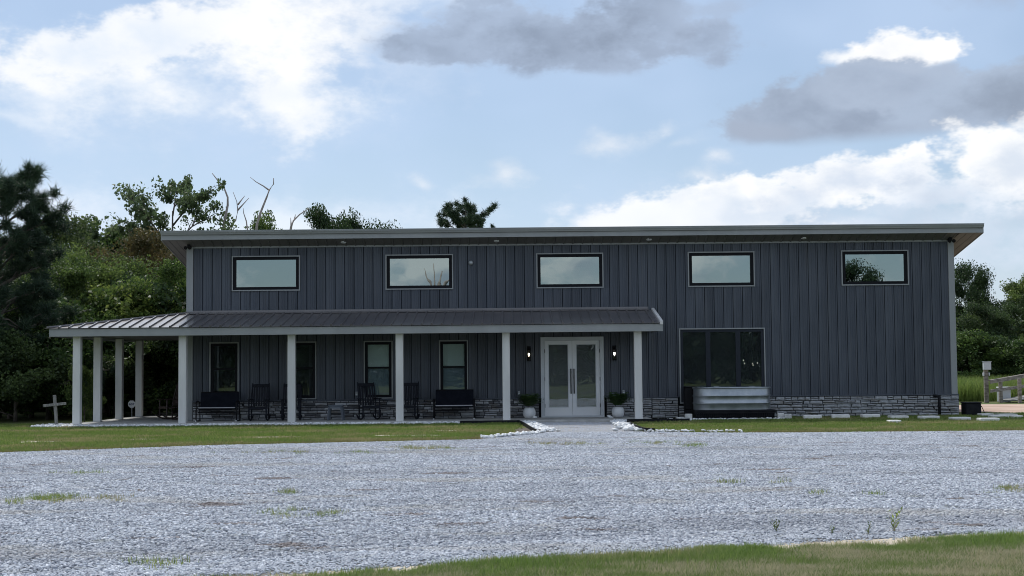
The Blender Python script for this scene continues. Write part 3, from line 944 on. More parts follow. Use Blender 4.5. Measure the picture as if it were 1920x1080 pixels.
def panel_profile(w0, w1):
    """(x, y) line of the sheet between local x = w0 and w1: flat pan, two faint flutes and the tall rib"""
    pts = [(0.007, 0), (0.095, 0), (0.101, -0.012), (0.115, -0.012), (0.121, 0), (0.160, 0), (0.166, -0.012), (0.180, -0.012), (0.186, 0), (0.236, 0), (0.254, -0.034), (0.280, -0.034), (0.295, 0.0)]

    def yy(x):
        for (a, b), (c, d) in zip(pts, pts[1:]):
            if a <= x <= c: return b + (d - b) * (x - a) / (c - a)
        return 0.0
    a, b = max(w0, pts[0][0]), min(w1, pts[-1][0])
    if b - a < 0.02: return None
    return [(a, yy(a))] + [p for p in pts if a + 1e-4 < p[0] < b - 1e-4] + [(b, yy(b))]


def panel_mesh(segs, z0, z1):
    m = MB()
    for a, b in segs:
        pr = panel_profile(a, b)
        if not pr: continue
        vs = [(x, y, z0) for x, y in pr] + [(x, y, z1) for x, y in pr]
        vs += [(pr[0][0], 0.02, z0), (pr[0][0], 0.02, z1), (pr[-1][0], 0.02, z0), (pr[-1][0], 0.02, z1)]
        n = len(pr)
        fs = [(i, i + 1, n + i + 1, n + i) for i in range(n - 1)]
        fs += [(2 * n, 0, n, 2 * n + 1), (n - 1, 2 * n + 2, 2 * n + 3, 2 * n - 1)]
        m.add(vs, fs)
    return m


cache = {}
px0 = X0 + 0.19
npan = int(math.ceil((X1 - 0.17 - px0) / PW))
for i in range(npan):
    a = px0 + i * PW; b = min(a + PW, X1 - 0.17)
    lo, hi = ZS, 5.61
    zb = sorted({lo, hi, *[z for o in OPEN if o[0] < b and o[1] > a for z in (o[2], o[3]) if lo < z < hi]})
    bands = []
    for z0, z1 in zip(zb, zb[1:]):
        zc = (z0 + z1) / 2
        free = [(a, b)]
        for o in OPEN:
            if o[2] < zc < o[3]:
                nf = []
                for f0, f1 in free:
                    if o[1] <= f0 or o[0] >= f1: nf.append((f0, f1)); continue
                    if o[0] > f0: nf.append((f0, o[0]))
                    if o[1] < f1: nf.append((o[1], f1))
                free = nf
        segs = tuple((round(f0 - a, 4), round(f1 - a, 4)) for f0, f1 in free)
        if bands and bands[-1][0] == segs: bands[-1][2] = z1
        else: bands.append([segs, z0, z1])
    for segs, z0, z1 in bands:
        if not segs or sum(s[1] - s[0] for s in segs) < 0.03: continue
        key = (segs, round(z0, 3), round(z1, 3))
        if key not in cache:
            mb = panel_mesh(segs, z0, z1)
            if not mb.v: continue
            cache[key] = mb.mesh('siding_panel', M['siding'])
        o = bpy.data.objects.new('siding_panel', cache[key])
        o.location = (a, YW, 0); link(o, wall)

# corner trims, top trim and stone cap
for xa, xb, nm in ((X0 - 0.03, X0 + 0.185, 'corner_trim'), (X1 - 0.165, X1 + 0.03, 'corner_trim')):
    m = MB(); m.box(xa, xb, YW - 0.045, YW + 0.16, ZS if xa > 0 else ZB, 5.66, b=0.008); part(m, nm, M['trim'], bld)
m = MB(); m.box(X0 + 0.19, X1 - 0.17, YW - 0.05, YW + 0.015, 5.612, 5.665); part(m, 'top_trim', M['trim'], bld)

# stone base
sb = MB()
XSEG = [(X0 + 0.19, 0.90 - 0.06), (2.92 + 0.06, 5.35 - 0.06), (8.11 + 0.06, X1 + 0.05)]
for a, b in XSEG: sb.box(a, b, YW - 0.075, YW + 0.018, ZB - 0.06, ZS - 0.025)
sb.box(5.29, 8.17, YW - 0.075, YW + 0.018, ZB - 0.06, 0.42)
base = part(sb, 'stone_base', M['mortar'], bld)
cap = MB()
for a, b in XSEG: cap.box(a, b, YW - 0.125, YW + 0.015, ZS - 0.026, ZS + 0.012, b=0.006)
part(cap, 'stone_cap', M['siding'], bld)


def ledge_stone(x0, x1, z0, z1, d):
    m = MB()
    y0 = YW - 0.085 - d
    j = lambda s=0.006: random.uniform(-s, s)
    ch = min(0.012, (z1 - z0) * 0.2)
    f = [(x0, YW - 0.07, z0), (x1, YW - 0.07, z0), (x1, YW - 0.07, z1), (x0, YW - 0.07, z1)]
    e = [(x0 + ch * .5, y0 + .014, z0 + ch + j()), (x1 - ch * .5, y0 + .014 + j(), z0 + ch * .6 + j()), (x1 - ch, y0 + .012 + j(), z1 - ch * .7 + j()), (x0 + ch, y0 + .012, z1 - ch * .7 + j())]
    mx = (x0 + x1) / 2 + random.uniform(-.2, .2) * (x1 - x0)
    c = [(mx, y0 - 0.008 + j(), (z0 + z1) / 2 + j(0.008))]
    m.add(f + e + c, [(0, 1, 5, 4), (1, 2, 6, 5), (2, 3, 7, 6), (3, 0, 4, 7), (4, 5, 8), (5, 6, 8), (6, 7, 8), (7, 4, 8)])
    return m


def courses(xa, xb, ztop):
    out = []
    z = ZB - 0.05
    while z < ztop - 0.03:
        h = min(random.choice([0.06, 0.075, 0.09, 0.105, 0.12]), ztop - z)
        if ztop - z - h < 0.035: h = ztop - z
        x = xa
        while x < xb - 0.01:
            w = random.uniform(0.14, 0.46)
            if xb - x - w < 0.1: w = xb - x
            if h > 0.09 and random.random() < 0.45:
                k_ = random.uniform(.4, .6)
                out.append((x + .006, x + w - .006, z + .005, z + h * k_ - .004)); out.append((x + .006, x + w - .006, z + h * k_ + .004, z + h - .005))
            else: out.append((x + .006, x + w - .006, z + .005, z + h - .005))
            x += w
        z += h
    return out


right = courses(8.19, X1 + 0.04, ZS - 0.03)
rest = courses(4.45, 5.28, ZS - 0.03) + courses(3.0, 4.44, ZS - 0.03) + courses(5.30, 8.16, 0.41) + courses(X0 + 0.2, 0.83, ZS - 0.03)
allst = right + rest
for s_ in allst[:300]:
    mb = ledge_stone(*s_, random.uniform(0, 0.06)); part(mb, 'stone', M['stone'], base)
mb = MB()
for s_ in allst[300:]:
    q = ledge_stone(*s_, random.uniform(0, 0.06)); mb.add(q.v, q.f)
part(mb, 'stone_courses', M['stone'], base, kind='stuff')
# stone return at the right corner
mb = MB()
for s_ in courses(0, 1.2, ZS - 0.03):
    q = ledge_stone(*s_, random.uniform(0, 0.03)); Mx = Matrix.Translation((X1 + 0.05 - 0.07, YW - 0.05, 0)) @ Matrix.Rotation(math.pi / 2, 4, 'Z') @ Matrix.Translation((0, -YW + 0.07, 0)); mb.add(q.v, q.f, Mx)
part(mb, 'corner_stones', M['stone'], base, kind='stuff')


# windows
def ring(m, x0, x1, z0, z1, w, ya, yb, wt=None):
    wt = wt or w
    m.box(x0, x1, ya, yb, z1 - wt, z1); m.box(x0, x1, ya, yb, z0, z0 + wt)
    m.box(x0, x0 + w, ya, yb, z0 + wt, z1 - wt); m.box(x1 - w, x1, ya, yb, z0 + wt, z1 - wt)
    return m


def window(x0, x1, z0, z1, label=None, shade=False):
    w = MB(); ring(w, x0, x1, z0, z1, 0.036, YW - 0.055, YW + 0.10)
    win = part(w, 'window', M['trim'], bld)
    if label: win['label'] = label
    return win


for i, (a, b) in enumerate(UPW):
    win = window(a, b, *UZ)
    f = MB(); ring(f, a + 0.037, b - 0.037, UZ[0] + 0.037, UZ[1] - 0.037, 0.098, YW - 0.03, YW + 0.09, 0.092)
    part(f, 'frame', M['black'], win)
    p = MB(); ya = YW + 0.015 + 0.004 * (i % 2)
    p.box(a + 0.13, b - 0.13, ya, ya + 0.008, UZ[0] + 0.125, UZ[1] - 0.125); part(p, 'pane', M['glass_up'], win)
for i, (a, b) in enumerate(LOW):
    win = window(a, b, *LZ)
    zm = 1.72
    f = MB(); ring(f, a + 0.037, b - 0.037, LZ[0] + 0.037, LZ[1] - 0.037, 0.085, YW - 0.02, YW + 0.09)
    f.box(a + 0.1225, b - 0.1225, YW - 0.01, YW + 0.085, zm - 0.03, zm + 0.03)
    part(f, 'frame', M['black'], win)
    for z0, z1 in ((LZ[0] + 0.12, zm - 0.025), (zm + 0.025, LZ[1] - 0.12)):
        p = MB(); p.box(a + 0.115, b - 0.115, YW + 0.03, YW + 0.038, z0, z1); part(p, 'pane', M['glass_sh' if i >= 2 else 'glass_dn'], win)
    if i >= 2:
        s_ = MB(); s_.box(a + 0.123, b - 0.123, YW + 0.06, YW + 0.065, zm - 0.01, LZ[1] - 0.06); part(s_, 'shade', M['shade'], win)
        s_ = MB(); s_.box(a + 0.123, b - 0.123, YW + 0.066, YW + 0.071, LZ[0] + 0.06, zm - 0.011); part(s_, 'screen', M['screen'], win)
# picture window
win = window(5.35, 8.11, *PZ)
f = MB(); ring(f, 5.387, 8.073, 0.517, 2.853, 0.09, YW - 0.02, YW + 0.09)
for xx in (6.205, 7.165): f.box(xx, xx + 0.15, YW - 0.02, YW + 0.085, 0.607, 2.763)
part(f, 'frame', M['black_navy'], win)
for a, b in ((5.47, 6.21), (6.35, 7.17), (7.31, 7.99)):
    p = MB(); p.box(a, b, YW + 0.03, YW + 0.038, 0.60, 2.77); part(p, 'pane', M['glass_dn'], win)

# entrance doors
dr = MB(); ring(dr, 0.90, 2.92, 0.02, 2.65, 0.115, YW - 0.09, YW + 0.10)
door = part(dr, 'door_frame', M['frame_white'], bld)
for a, b in ((1.025, 1.905), (1.915, 2.795)):
    l = MB()
    l.box(a, b, YW - 0.02, YW + 0.03, 2.41, 2.53); l.box(a, b, YW - 0.02, YW + 0.03, 0.10, 0.40)
    l.box(a, a + 0.125, YW - 0.02, YW + 0.03, 0.40, 2.41); l.box(b - 0.125, b, YW - 0.02, YW + 0.03, 0.40, 2.41)
    lf = part(l, 'door', M['white_paint'], bld)
    p = MB(); p.box(a + 0.12, b - 0.12, YW + 0.002, YW + 0.01, 0.39, 2.42); part(p, 'pane', M['glass_door'], lf)
    bd = MB(); ring(bd, a + 0.118, b - 0.118, 0.392, 2.418, 0.022, YW - 0.03, YW + 0.0)
    part(bd, 'glazing_bead', M['frame_white'], lf)
    hx = b - 0.045 if a < 1.5 else a + 0.045
    h = MB(); h.tube([(hx, YW - 0.09, 0.83), (hx, YW - 0.09, 1.63)], 0.019, 10)
    for zz in (0.93, 1.53): h.tube([(hx, YW - 0.09, zz), (hx, YW - 0.015, zz)], 0.011, 8)
    part(h, 'handle', M['black_metal'], lf)
    for zz in (0.45, 1.3, 2.2):
        hg = MB(); hx2 = a - 0.004 if a < 1.5 else b + 0.004
        hg.box(hx2 - 0.012, hx2 + 0.012, YW - 0.035, YW - 0.021, zz - 0.06, zz + 0.06); part(hg, 'hinge', M['black_metal'], lf)

# main roof: gutter, fascia, soffit
YE = 45.60
xa, xb = X0 - 0.66, X1 + 0.75
rz = lambda y: 6.06 - SLOPE * (y - YE)
rf = MB()
rf.add([(xa, YE + .01, rz(YE)), (xb, YE + .01, rz(YE)), (xb, BACK + .5, rz(BACK + .5)), (xa, BACK + .5, rz(BACK + .5)),
        (xa, YE + .01, rz(YE) - .1), (xb, YE + .01, rz(YE) - .1), (xb, BACK + .5, rz(BACK + .5) - .1), (xa, BACK + .5, rz(BACK + .5) - .1)],
       [(0, 1, 2, 3), (7, 6, 5, 4), (0, 4, 5, 1), (1, 5, 6, 2), (2, 6, 7, 3), (3, 7, 4, 0)])
roof = part(rf, 'roof', M['proof'], bld)
gt = MB()
gt.sweep([(YE - 0.03, 5.985), (YE - 0.085, 5.985), (YE - 0.10, 6.02), (YE - 0.125, 6.06), (YE - 0.125, 6.085), (YE - 0.14, 6.09), (YE - 0.14, 6.115), (YE - 0.115, 6.115), (YE - 0.03, 6.10)], xa - 0.02, xb + 0.02)
part(gt, 'gutter', M['trim'], roof)
fc = MB(); fc.box(xa, xb, YE - 0.028, YE + 0.008, 5.825, 5.975); part(fc, 'fascia', M['trim'], roof)
for s_, x_ in ((-1, xa), (1, xb)):
    rk = MB()
    y2 = BACK + .5; t_ = 0.03
    a_, b_ = (x_ - t_, x_ - .001) if s_ < 0 else (x_ + .001, x_ + t_)
    h0, h1 = 0.05, -0.25
    rk.add([(a_, YE - .025, rz(YE) + h0), (b_, YE - .025, rz(YE) + h0), (b_, y2, rz(y2) + h0), (a_, y2, rz(y2) + h0),
            (a_, YE - .025, rz(YE) + h1), (b_, YE - .025, rz(YE) + h1), (b_, y2, rz(y2) + h1), (a_, y2, rz(y2) + h1)],
           [(0, 1, 2, 3), (7, 6, 5, 4), (0, 4, 5, 1), (1, 5, 6, 2), (2, 6, 7, 3), (3, 7, 4, 0)])
    part(rk, 'rake_trim', M['trim'], roof)
# soffit panels under the front eave, each with its rib
sz0, sz1 = 5.835, 5.665


def soffit_panel():
    m = MB(); w = PW
    def q(xx0, xx1, dz0, dz1):
        m.add([(xx0, YE + .01, sz0 + dz0), (xx1, YE + .01, sz0 + dz1), (xx1, YW - .045, sz1 + dz1), (xx0, YW - .045, sz1 + dz0)], [(0, 3, 2, 1)])
    for a, b, c, d in ((0.004, .24, 0, 0), (.24, .252, 0, -.022), (.252, .285, -.022, -.022), (.285, .298, -.022, 0)): q(a, b, c, d)
    return m.mesh('soffit_panel', M['soffit'])


sp_me = soffit_panel()
nso = int((X1 - X0) / PW)
for i in range(nso + 1):
    o = bpy.data.objects.new('soffit_panel', sp_me); o.location = (X0 - 0.03 + i * PW, 0, 0); link(o, roof)
# side soffits: boards running back under the overhang
for s_ in (-1, 1):
    xe, xw = (xa, X0 - .031) if s_ < 0 else (xb, X1 + .031)
    for j in range(3):
        a = xe + (xw - xe) * j / 3; b = xe + (xw - xe) * (j + 1) / 3
        a, b = min(a, b) + 0.008, max(a, b) - 0.008
        m = MB(); off = -0.24
        y2 = BACK + .4; y1 = YE + .012
        m.add([(a, y1, rz(y1) + off), (b, y1, rz(y1) + off), (b, y2, rz(y2) + off), (a, y2, rz(y2) + off), (a, y1, rz(y1) + off + .012), (b, y1, rz(y1) + off + .012), (b, y2, rz(y2) + off + .012), (a, y2, rz(y2) + off + .012)],
              [(3, 2, 1, 0), (4, 5, 6, 7), (0, 1, 5, 4), (2, 3, 7, 6), (1, 2, 6, 5), (3, 0, 4, 7)])
        part(m, 'soffit_board', M['soffit'], roof)
for px in (644, 931, 1217, 1507):
    x_ = at(px, 455, 45.95).x
    m = MB(); zc = sz0 + (sz1 - sz0) * 0.5
    m.lathe([(0.085, -0.005), (0.09, -0.02), (0.075, -0.034), (0.0, -0.036)], 18, Matrix.Translation((x_, 45.95, zc)) @ Matrix.Rotation(0.24 * -1, 4, 'X'))
    part(m, 'downlight', M['lens'], roof, True)

# porch roof: hip on the left, rake on the right
PE, PZE, PZT = 43.60, 3.00, 3.51              # eave line, eave height, height at the wall
XE = -14.03                                   # left eave
XR = 4.47                                     # right end
pr_ = MB()
yb_ = 52.4
beam = 0.2
pr_.box(XE + .06, XR - .05, PE + 0.035, PE + 0.30, 2.76, 2.93)
pr_.box(XE + .06, XE + .30, PE + 0.302, yb_, 2.76, 2.93)
pr = part(pr_, 'porch_roof', M['trim'], bld)
ce = MB(); ce.box(XE + .3, XR - .06, PE + .3, YW - .06, 2.80, 2.83); ce.box(XE + .3, X0 - .05, YW - .058, yb_, 2.80, 2.83)
part(ce, 'porch_ceiling', M['soffit'], pr)
fa = MB(); fa.box(XE, XR + 0.09, PE, PE + 0.03, 2.735, 2.965, b=0.004); part(fa, 'fascia', M['trim'], pr)
fa = MB(); fa.box(XE, XE + 0.03, PE + 0.032, yb_, 2.735, 2.965); part(fa, 'fascia', M['trim'], pr)


def roof_z(t): return PZE + (PZT - PZE) * t


def strip(name, p_lo0, p_lo1, p_hi1, p_hi0, rib0, nrm, parent):
    """one roof sheet between its lower and upper edge, with a rib along its first side"""
    m = MB()
    dn = Vector((0, 0, -0.012))
    v = [Vector(p) for p in (p_lo0, p_lo1, p_hi1, p_hi0)]
    vs = v + [p + dn for p in v]
    m.add(vs, [(0, 1, 2, 3), (7, 6, 5, 4), (0, 4, 5, 1), (1, 5, 6, 2), (2, 6, 7, 3), (3, 7, 4, 0)])
    if rib0 is not None:
        a, b = Vector(rib0[0]), Vector(rib0[1])
        t = (b - a).normalized(); n_ = Vector(nrm).normalized(); s_ = t.cross(n_).normalized()
        pr4 = lambda c: [c + s_ * .034 + n_ * .002, c + s_ * .016 + n_ * .046, c - s_ * .016 + n_ * .046, c - s_ * .034 + n_ * .002]
        A, B = pr4(a), pr4(b)
        m.add(A + B, [(0, 1, 5, 4), (1, 2, 6, 5), (2, 3, 7, 6), (3, 0, 4, 7), (3, 2, 1, 0), (4, 5, 6, 7)])
    part(m, name, M['proof'], parent)


# front slope: t = 0 at the eave (y = PE), 1 at the wall
def hip_t(x): return (x - XE) / (X0 - XE)


nf = (0, -(PZT - PZE), YW - PE)
x = XE
PEo = PE - 0.05
while x < XR - 0.02:
    a, b = x, min(x + PW, XR)
    ta, tb = min(1, hip_t(a)), min(1, hip_t(b))
    ya, yb2 = PE + (YW - PE) * ta, PE + (YW - PE) * tb
    e = 0.006
    strip('roof_panel', (a + e, PEo, PZE - .01), (b - e, PEo, PZE - .01), (b - e, yb2 - .062 * (tb >= 1), roof_z(tb) - .012 * (tb >= 1)), (a + e, ya - .062 * (ta >= 1), roof_z(ta) - .012 * (ta >= 1)),
          ((a + .01, PEo, PZE - .01), (a + .01, max(PEo + .05, ya - .07), roof_z(ta) - .013)), nf, pr)
    x += PW
# left slope
nl = (-(PZT - PZE), 0, X0 - XE)
y = PE
while y < yb_ - 0.02:
    a, b = y, min(y + PW, yb_)
    ta, tb = min(1, (a - PE) / (YW - PE)), min(1, (b - PE) / (YW - PE))
    xa2, xb2 = XE + (X0 - XE) * ta - .04, XE + (X0 - XE) * tb - .04
    XEo = XE - 0.05
    strip('roof_panel', (XEo, b - .006, PZE - .01), (XEo, a + .006, PZE - .01), (xa2, a + .006, roof_z(ta)), (xb2, b - .006, roof_z(tb)),
          ((XEo, b - .01, PZE - .01), (xb2, b - .01, roof_z(tb))), nl, pr)
    y += PW
hp = MB(); hp.tube([(XE - .05, PE - .05, PZE + .005), (X0 - .02, YW - .06, PZT + .012)], 0.045, 6); part(hp, 'hip_cap', M['proof'], pr)
fl = MB(); fl.sweep([(YW - .20, PZT - .025), (YW - .20, PZT - .005), (YW - .052, PZT + .03), (YW - .04, PZT + .09), (YW - .035, PZT + .09), (YW - .036, PZT - .02)], X0 - .02, XR - .1)
part(fl, 'flashing', M['proof'], pr)
rk = MB()
rk.add([(XR, PE - .055, PZE + .05), (XR + .09, PE - .055, PZE + .05), (XR + .09, YW - .06, PZT + .05), (XR, YW - .06, PZT + .05),
        (XR, PE - .055, PZE - .06), (XR + .09, PE - .055, PZE - .06), (XR + .09, YW - .06, PZT - .12), (XR, YW - .06, PZT - .12)],
       [(0, 1, 2, 3), (7, 6, 5, 4), (0, 4, 5, 1), (1, 5, 6, 2), (2, 6, 7, 3), (3, 7, 4, 0)])
part(rk, 'rake_trim', M['post'], pr)
gb = MB(); gb.add([(XR - .03, PE + .04, 2.75), (XR - .03, YW - .06, 2.75), (XR - .03, YW - .06, PZT - .13), (XR - .03, PE + .04, PZE - .07)], [(0, 1, 2, 3)])
part(gb, 'gable_infill', M['siding'], pr)
for x_, y_ in [(-13.28, 44.0), (-10.06, 44.0), (-6.74, 44.0), (-3.45, 44.0), (-0.20, 44.0), (3.82, 44.0), (-13.26, 46.1), (-13.25, 48.6), (-13.24, 51.15)]:
    m = MB(); w = 0.115
    m.box(x_ - w, x_ + w, y_ - w, y_ + w, 0.079, 2.775, b=0.012)
    part(m, 'post', M['post'], bld)

# fixtures on the wall
for x_, bm_, lab in ((0.52, 'bulb_warm', 'black lantern with a warm yellow bulb left of the white doors'), (3.26, 'bulb_cool', 'black lantern with a white bulb right of the white doors')):
    t = empty('wall_lantern', (x_, YW - 0.035, 1.86), label=lab, cat='lantern', group='lanterns beside the entrance')
    m = MB(); m.box(-.06, .06, -.02, .015, 0.02, .50, b=.006); m.box(-.02, .02, -.10, -.02, .40, .43); m.build('back_plate', M['black_metal'], t)
    m = MB(); m.lathe([(0.085, .37), (0.09, .385), (0.05, .43), (0.02, .445)], 4, Matrix.Translation((0, -.12, 0)) @ Matrix.Rotation(math.pi / 4, 4, 'Z')); m.build('cap', M['black_metal'], t)
    m = MB()
    for sx in (-1, 1):
        for sy in (-1, 1): m.box(sx * .055 - .006, sx * .055 + .006, -.12 + sy * .055 - .006, -.12 + sy * .055 + .006, .04, .37)
    m.box(-.065, .065, -.185, -.055, .02, .045); m.build('cage', M['black_metal'], t)
    m = MB(); m.box(-.047, .047, -.167, -.073, .05, .365); m.build('lantern_glass', M['lamp_glass'], t)
    m = MB(); m.lathe([(0.010, .17), (.012, .20), (.026, .22), (.031, .245), (.026, .27), (.006, .282)], 12, Matrix.Translation((0, -.12, 0))); m.build('bulb', M[bm_], t, True)
for px, py, lab in ((973, 737, 'small grey outlet box above the left planter'), (1169, 735, 'small grey outlet box above the right planter'), (669, 738, 'small grey outlet box between the plastic table and rocking chair')):
    p = at(px, py, YW)
    t = empty('outlet_box', (p.x, YW - .001, p.z), label=lab, cat='outlet', group='outlet boxes on the porch wall')
    m = MB(); m.box(-.035, .035, -.075, 0, -.06, .06, b=.008); m.build('cover', M['box_grey'], t)
    m = MB(); m.box(-.03, .03, -.083, -.0755, -.002, .05); m.build('flap', M['trim'], t)
p = at(883, 493, YW)
t = empty('wall_camera', (p.x, YW - .03, p.z), label='small pale dome camera on the siding between two upper windows', cat='camera')
m = MB(); m.lathe([(.075, 0), (.075, .03), (.06, .06)], 16, Matrix.Rotation(math.pi / 2, 4, 'X')); m.build('mount', M['trim'], t, True)
m = MB(); m.lathe([(.058, .055), (.055, .09), (.035, .12), (.005, .132)], 16, Matrix.Rotation(math.pi / 2, 4, 'X')); m.build('dome', M['box_grey'], t, True)
for px, py, s_, lab in ((353, 463, 1, 'black floodlight under the eave at the left corner'), (1783, 450, -1, 'black floodlight under the eave at the right corner')):
    p = at(px, py, 46.0)
    t = empty('floodlight', (p.x, 46.05, p.z), label=lab, cat='floodlight', group='floodlights under the eave corners')
    m = MB(); m.box(-.04, .04, -.02, .2, -.01, .12); m.tube([(0, 0, .02), (0, -.08, -.02)], .02, 8); m.build('bracket', M['black_metal'], t)
    for q in (-1, 1):
        m = MB(); m.lathe([(.02, 0), (.05, .06), (.06, .12), (.05, .125)], 12, Matrix.Translation((q * .09, -.04, 0)) @ Matrix.Rotation(q * 0.6, 4, 'Y') @ Matrix.Rotation(2.0, 4, 'X')); m.build('lamp_head', M['black_metal'], t, True)
t = empty('drain_pipe', (at(1761, 760, YW - .2).x, YW - .22, 0), label='black drain pipe with elbow against the ledge stone near the right corner', cat='pipe')
m = MB(); m.tube([(0, 0, -.02), (0, 0, .60), (0, .03, .64)], .045, 10); m.build('downpipe', M['black_plastic'], t, True)
m = MB(); m.tube([(0, .01, .62), (-.05, .05, .655), (-.16, .09, .66)], .045, 10); m.build('elbow', M['black_plastic'], t, True)
m = MB(); m.lathe([(.058, .30), (.06, .31), (.06, .37), (.058, .38)], 10); m.build('coupling', M['black_plastic'], t)
# lights hanging in the room behind the picture window
for k_, (px, py) in enumerate(((1394, 676), (1396, 682), (1411, 682), (1412, 685), (1420, 681))):
    p = at(px, py, 49.4)
    t = empty('pendant_lamp', (p.x, p.y, p.z), label='small bare bulb lit in the room behind the picture window', cat='lamp', group='bulbs in the room behind the picture window')
    m = MB(); m.tube([(0, 0, .05), (0, 0, 3.19 - p.z)], .006, 6); m.build('cord', M['black_metal'], t)
    m = MB(); m.lathe([(.004, .03), (.012, .012), (.014, 0), (.01, -.010), (.002, -.014)], 10); m.build('bulb', M['bulb_far'], t, True)

# ------------------------------------------------------------------ porch furniture
SZ = 0.081


def rocking_chair(mat):
    """faces -Y, stands on z = 0"""
    t = empty('rocking_chair')
    for s_ in (-1, 1):
        x_ = s_ * 0.27
        m = MB()
        pts = []
        for k_ in range(13):
            a = -0.62 + 1.20 * k_ / 12
            pts.append((x_, 0.05 + 0.78 * math.sin(a) , 0.028 + 0.78 * (1 - math.cos(a))))
        m.tube(pts, 0.024, 6); m.build('rocker', mat, t)
        m = MB(); m.tube([(x_, -0.25, 0.08), (x_, -0.25, 0.42), (x_, -0.24, 0.66)], [.022, .026, .022], 8); m.build('leg', mat, t)
        m = MB(); m.tube([(x_, 0.20, 0.04), (x_, 0.19, 0.40)], .024, 8); m.build('leg', mat, t)
        m = MB(); m.tube([(x_, 0.19, 0.38), (x_, 0.26, 0.75), (x_ * .98, 0.37, 1.14), (x_ * .98, 0.385, 1.185)], [.024, .024, .020, .012], 8); m.build('back_post', mat, t)
        m = MB(); m.box(x_ - .045, x_ + .045, -.33, .27, .66, .685, b=.008); m.build('arm', mat, t)
    m = MB()
    for k_ in range(7):
        y_ = -0.27 + k_ * 0.075; z_ = 0.43 - 0.05 * math.sin(math.pi * k_ / 8)
        m.box(-.26, .26, y_, y_ + .062, z_, z_ + .02, b=.004)
    m.box(-.27, .27, -.29, -.265, .37, .43); m.build('seat', mat, t)
    M3 = lambda z: 0.205 + 0.17 * (z - 0.45) / 0.7
    for k_ in range(6):
        x_ = -.205 + k_ * .082
        m = MB(); m.add([(x_ - .026, M3(.46), .46), (x_ + .026, M3(.46), .46), (x_ + .026, M3(1.1) + .012, 1.1), (x_ - .026, M3(1.1) + .012, 1.1),
                         (x_ - .026, M3(.46) + .016, .46), (x_ + .026, M3(.46) + .016, .46), (x_ + .026, M3(1.1) + .028, 1.1), (x_ - .026, M3(1.1) + .028, 1.1)],
                        [(0, 1, 2, 3), (7, 6, 5, 4), (0, 4, 5, 1), (1, 5, 6, 2), (2, 6, 7, 3), (3, 7, 4, 0)])
        m.build('back_slat', mat, t)
    m = MB(); m.box(-.265, .265, M3(1.1) - .005, M3(1.1) + .035, 1.05, 1.15, b=.01); m.build('top_rail', mat, t)
    m = MB(); m.tube([(-.27, -.25, .22), (.27, -.25, .22)], .014, 6); m.tube([(-.27, .2, .2), (.27, .2, .2)], .014, 6); m.build('stretcher', mat, t)
    return t


chairs = [((-7.98, 45.35), 0.0, 'black slatted rocking chair beside the bench under the leftmost porch window'),
          ((-6.96, 45.35), 0.05, 'black rocking chair mostly hidden behind the third porch post from the left'),
          ((-4.52, 45.35), 0.38, 'black rocking chair turned sideways, beside the small grey table'),
          ((-3.30, 45.35), -0.12, 'black rocking chair half hidden behind the porch post between the shaded windows')]
src = rocking_chair(M['chair'])
for i, ((x_, y_), rz_, lab) in enumerate(chairs):
    o = src if i == 0 else copy_tree(src)
    o.location = (x_, y_, SZ); o.rotation_euler = (0, 0, rz_)
    tag(o, lab, 'rocking chair', 'rocking chairs on the porch')
o = rocking_chair(M['chair_brown'])
o.location = (-11.25, 47.4, SZ); o.rotation_euler = (0, 0, -0.9)
tag(o, 'dark brown rocking chair on the side porch left of the building corner', 'rocking chair', 'rocking chairs on the porch')


def bench():
    t = empty('glider_bench')
    W_ = 0.60
    for s_ in (-1, 1):
        x_ = s_ * (W_ + 0.03)
        m = MB(); m.tube([(x_, -.30, .02), (x_, -.29, .30), (x_, -.28, .56), (x_, -.24, .62), (x_, -.1, .635), (x_, .20, .60)], .02, 8); m.build('arm', M['black_metal'], t, True)
        m = MB(); m.tube([(x_, .28, .02), (x_, .24, .3), (x_, .20, .60)], .018, 8); m.build('leg', M['black_metal'], t, True)
        m = MB(); m.tube([(x_, -.33, .018), (x_, .32, .018)], .018, 8); m.build('foot_rail', M['black_metal'], t)
        m = MB(); m.lathe([(.02, -.012), (.022, 0), (.02, .012)], 10, Matrix.Translation((x_, -.345, .02)) @ Matrix.Rotation(math.pi / 2, 4, 'X')); m.build('foot_cap', M['white_plastic'], t)
    m = MB()
    def slab(pts, w, th):
        for (y0, z0), (y1, z1) in zip(pts, pts[1:]):
            m.add([(-w, y0, z0), (w, y0, z0), (w, y1, z1), (-w, y1, z1), (-w, y0 + .002, z0 - th), (w, y0 + .002, z0 - th), (w, y1 + .002, z1 - th), (-w, y1 + .002, z1 - th)],
                  [(0, 1, 2, 3), (7, 6, 5, 4), (0, 4, 5, 1), (1, 5, 6, 2), (2, 6, 7, 3), (3, 7, 4, 0)])
    slab([(-.27, .42), (-.1, .40), (.1, .385), (.2, .40)], W_, .03); m.build('seat', M['sling'], t)
    m = MB()
    m.add([(-W_, .16, .42), (W_, .16, .42), (W_, .30, .90), (-W_, .30, .90), (-W_, .19, .42), (W_, .19, .42), (W_, .33, .90), (-W_, .33, .90)],
          [(0, 1, 2, 3), (7, 6, 5, 4), (0, 4, 5, 1), (1, 5, 6, 2), (2, 6, 7, 3), (3, 7, 4, 0)])
    m.build('backrest', M['sling'], t)
    m = MB(); m.tube([(-W_, .315, .905), (W_, .315, .905)], .02, 8); m.build('top_rail', M['black_metal'], t)
    m = MB(); m.tube([(-W_ + .03, -.285, .43), (W_ - .02, -.285, .43)], .018, 8); m.build('front_rail', M['tube_grey'], t)
    m = MB(); m.tube([(-W_, -.2, .28), (W_, -.2, .28)], .016, 8); m.build('stretcher', M['black_metal'], t)
    return t


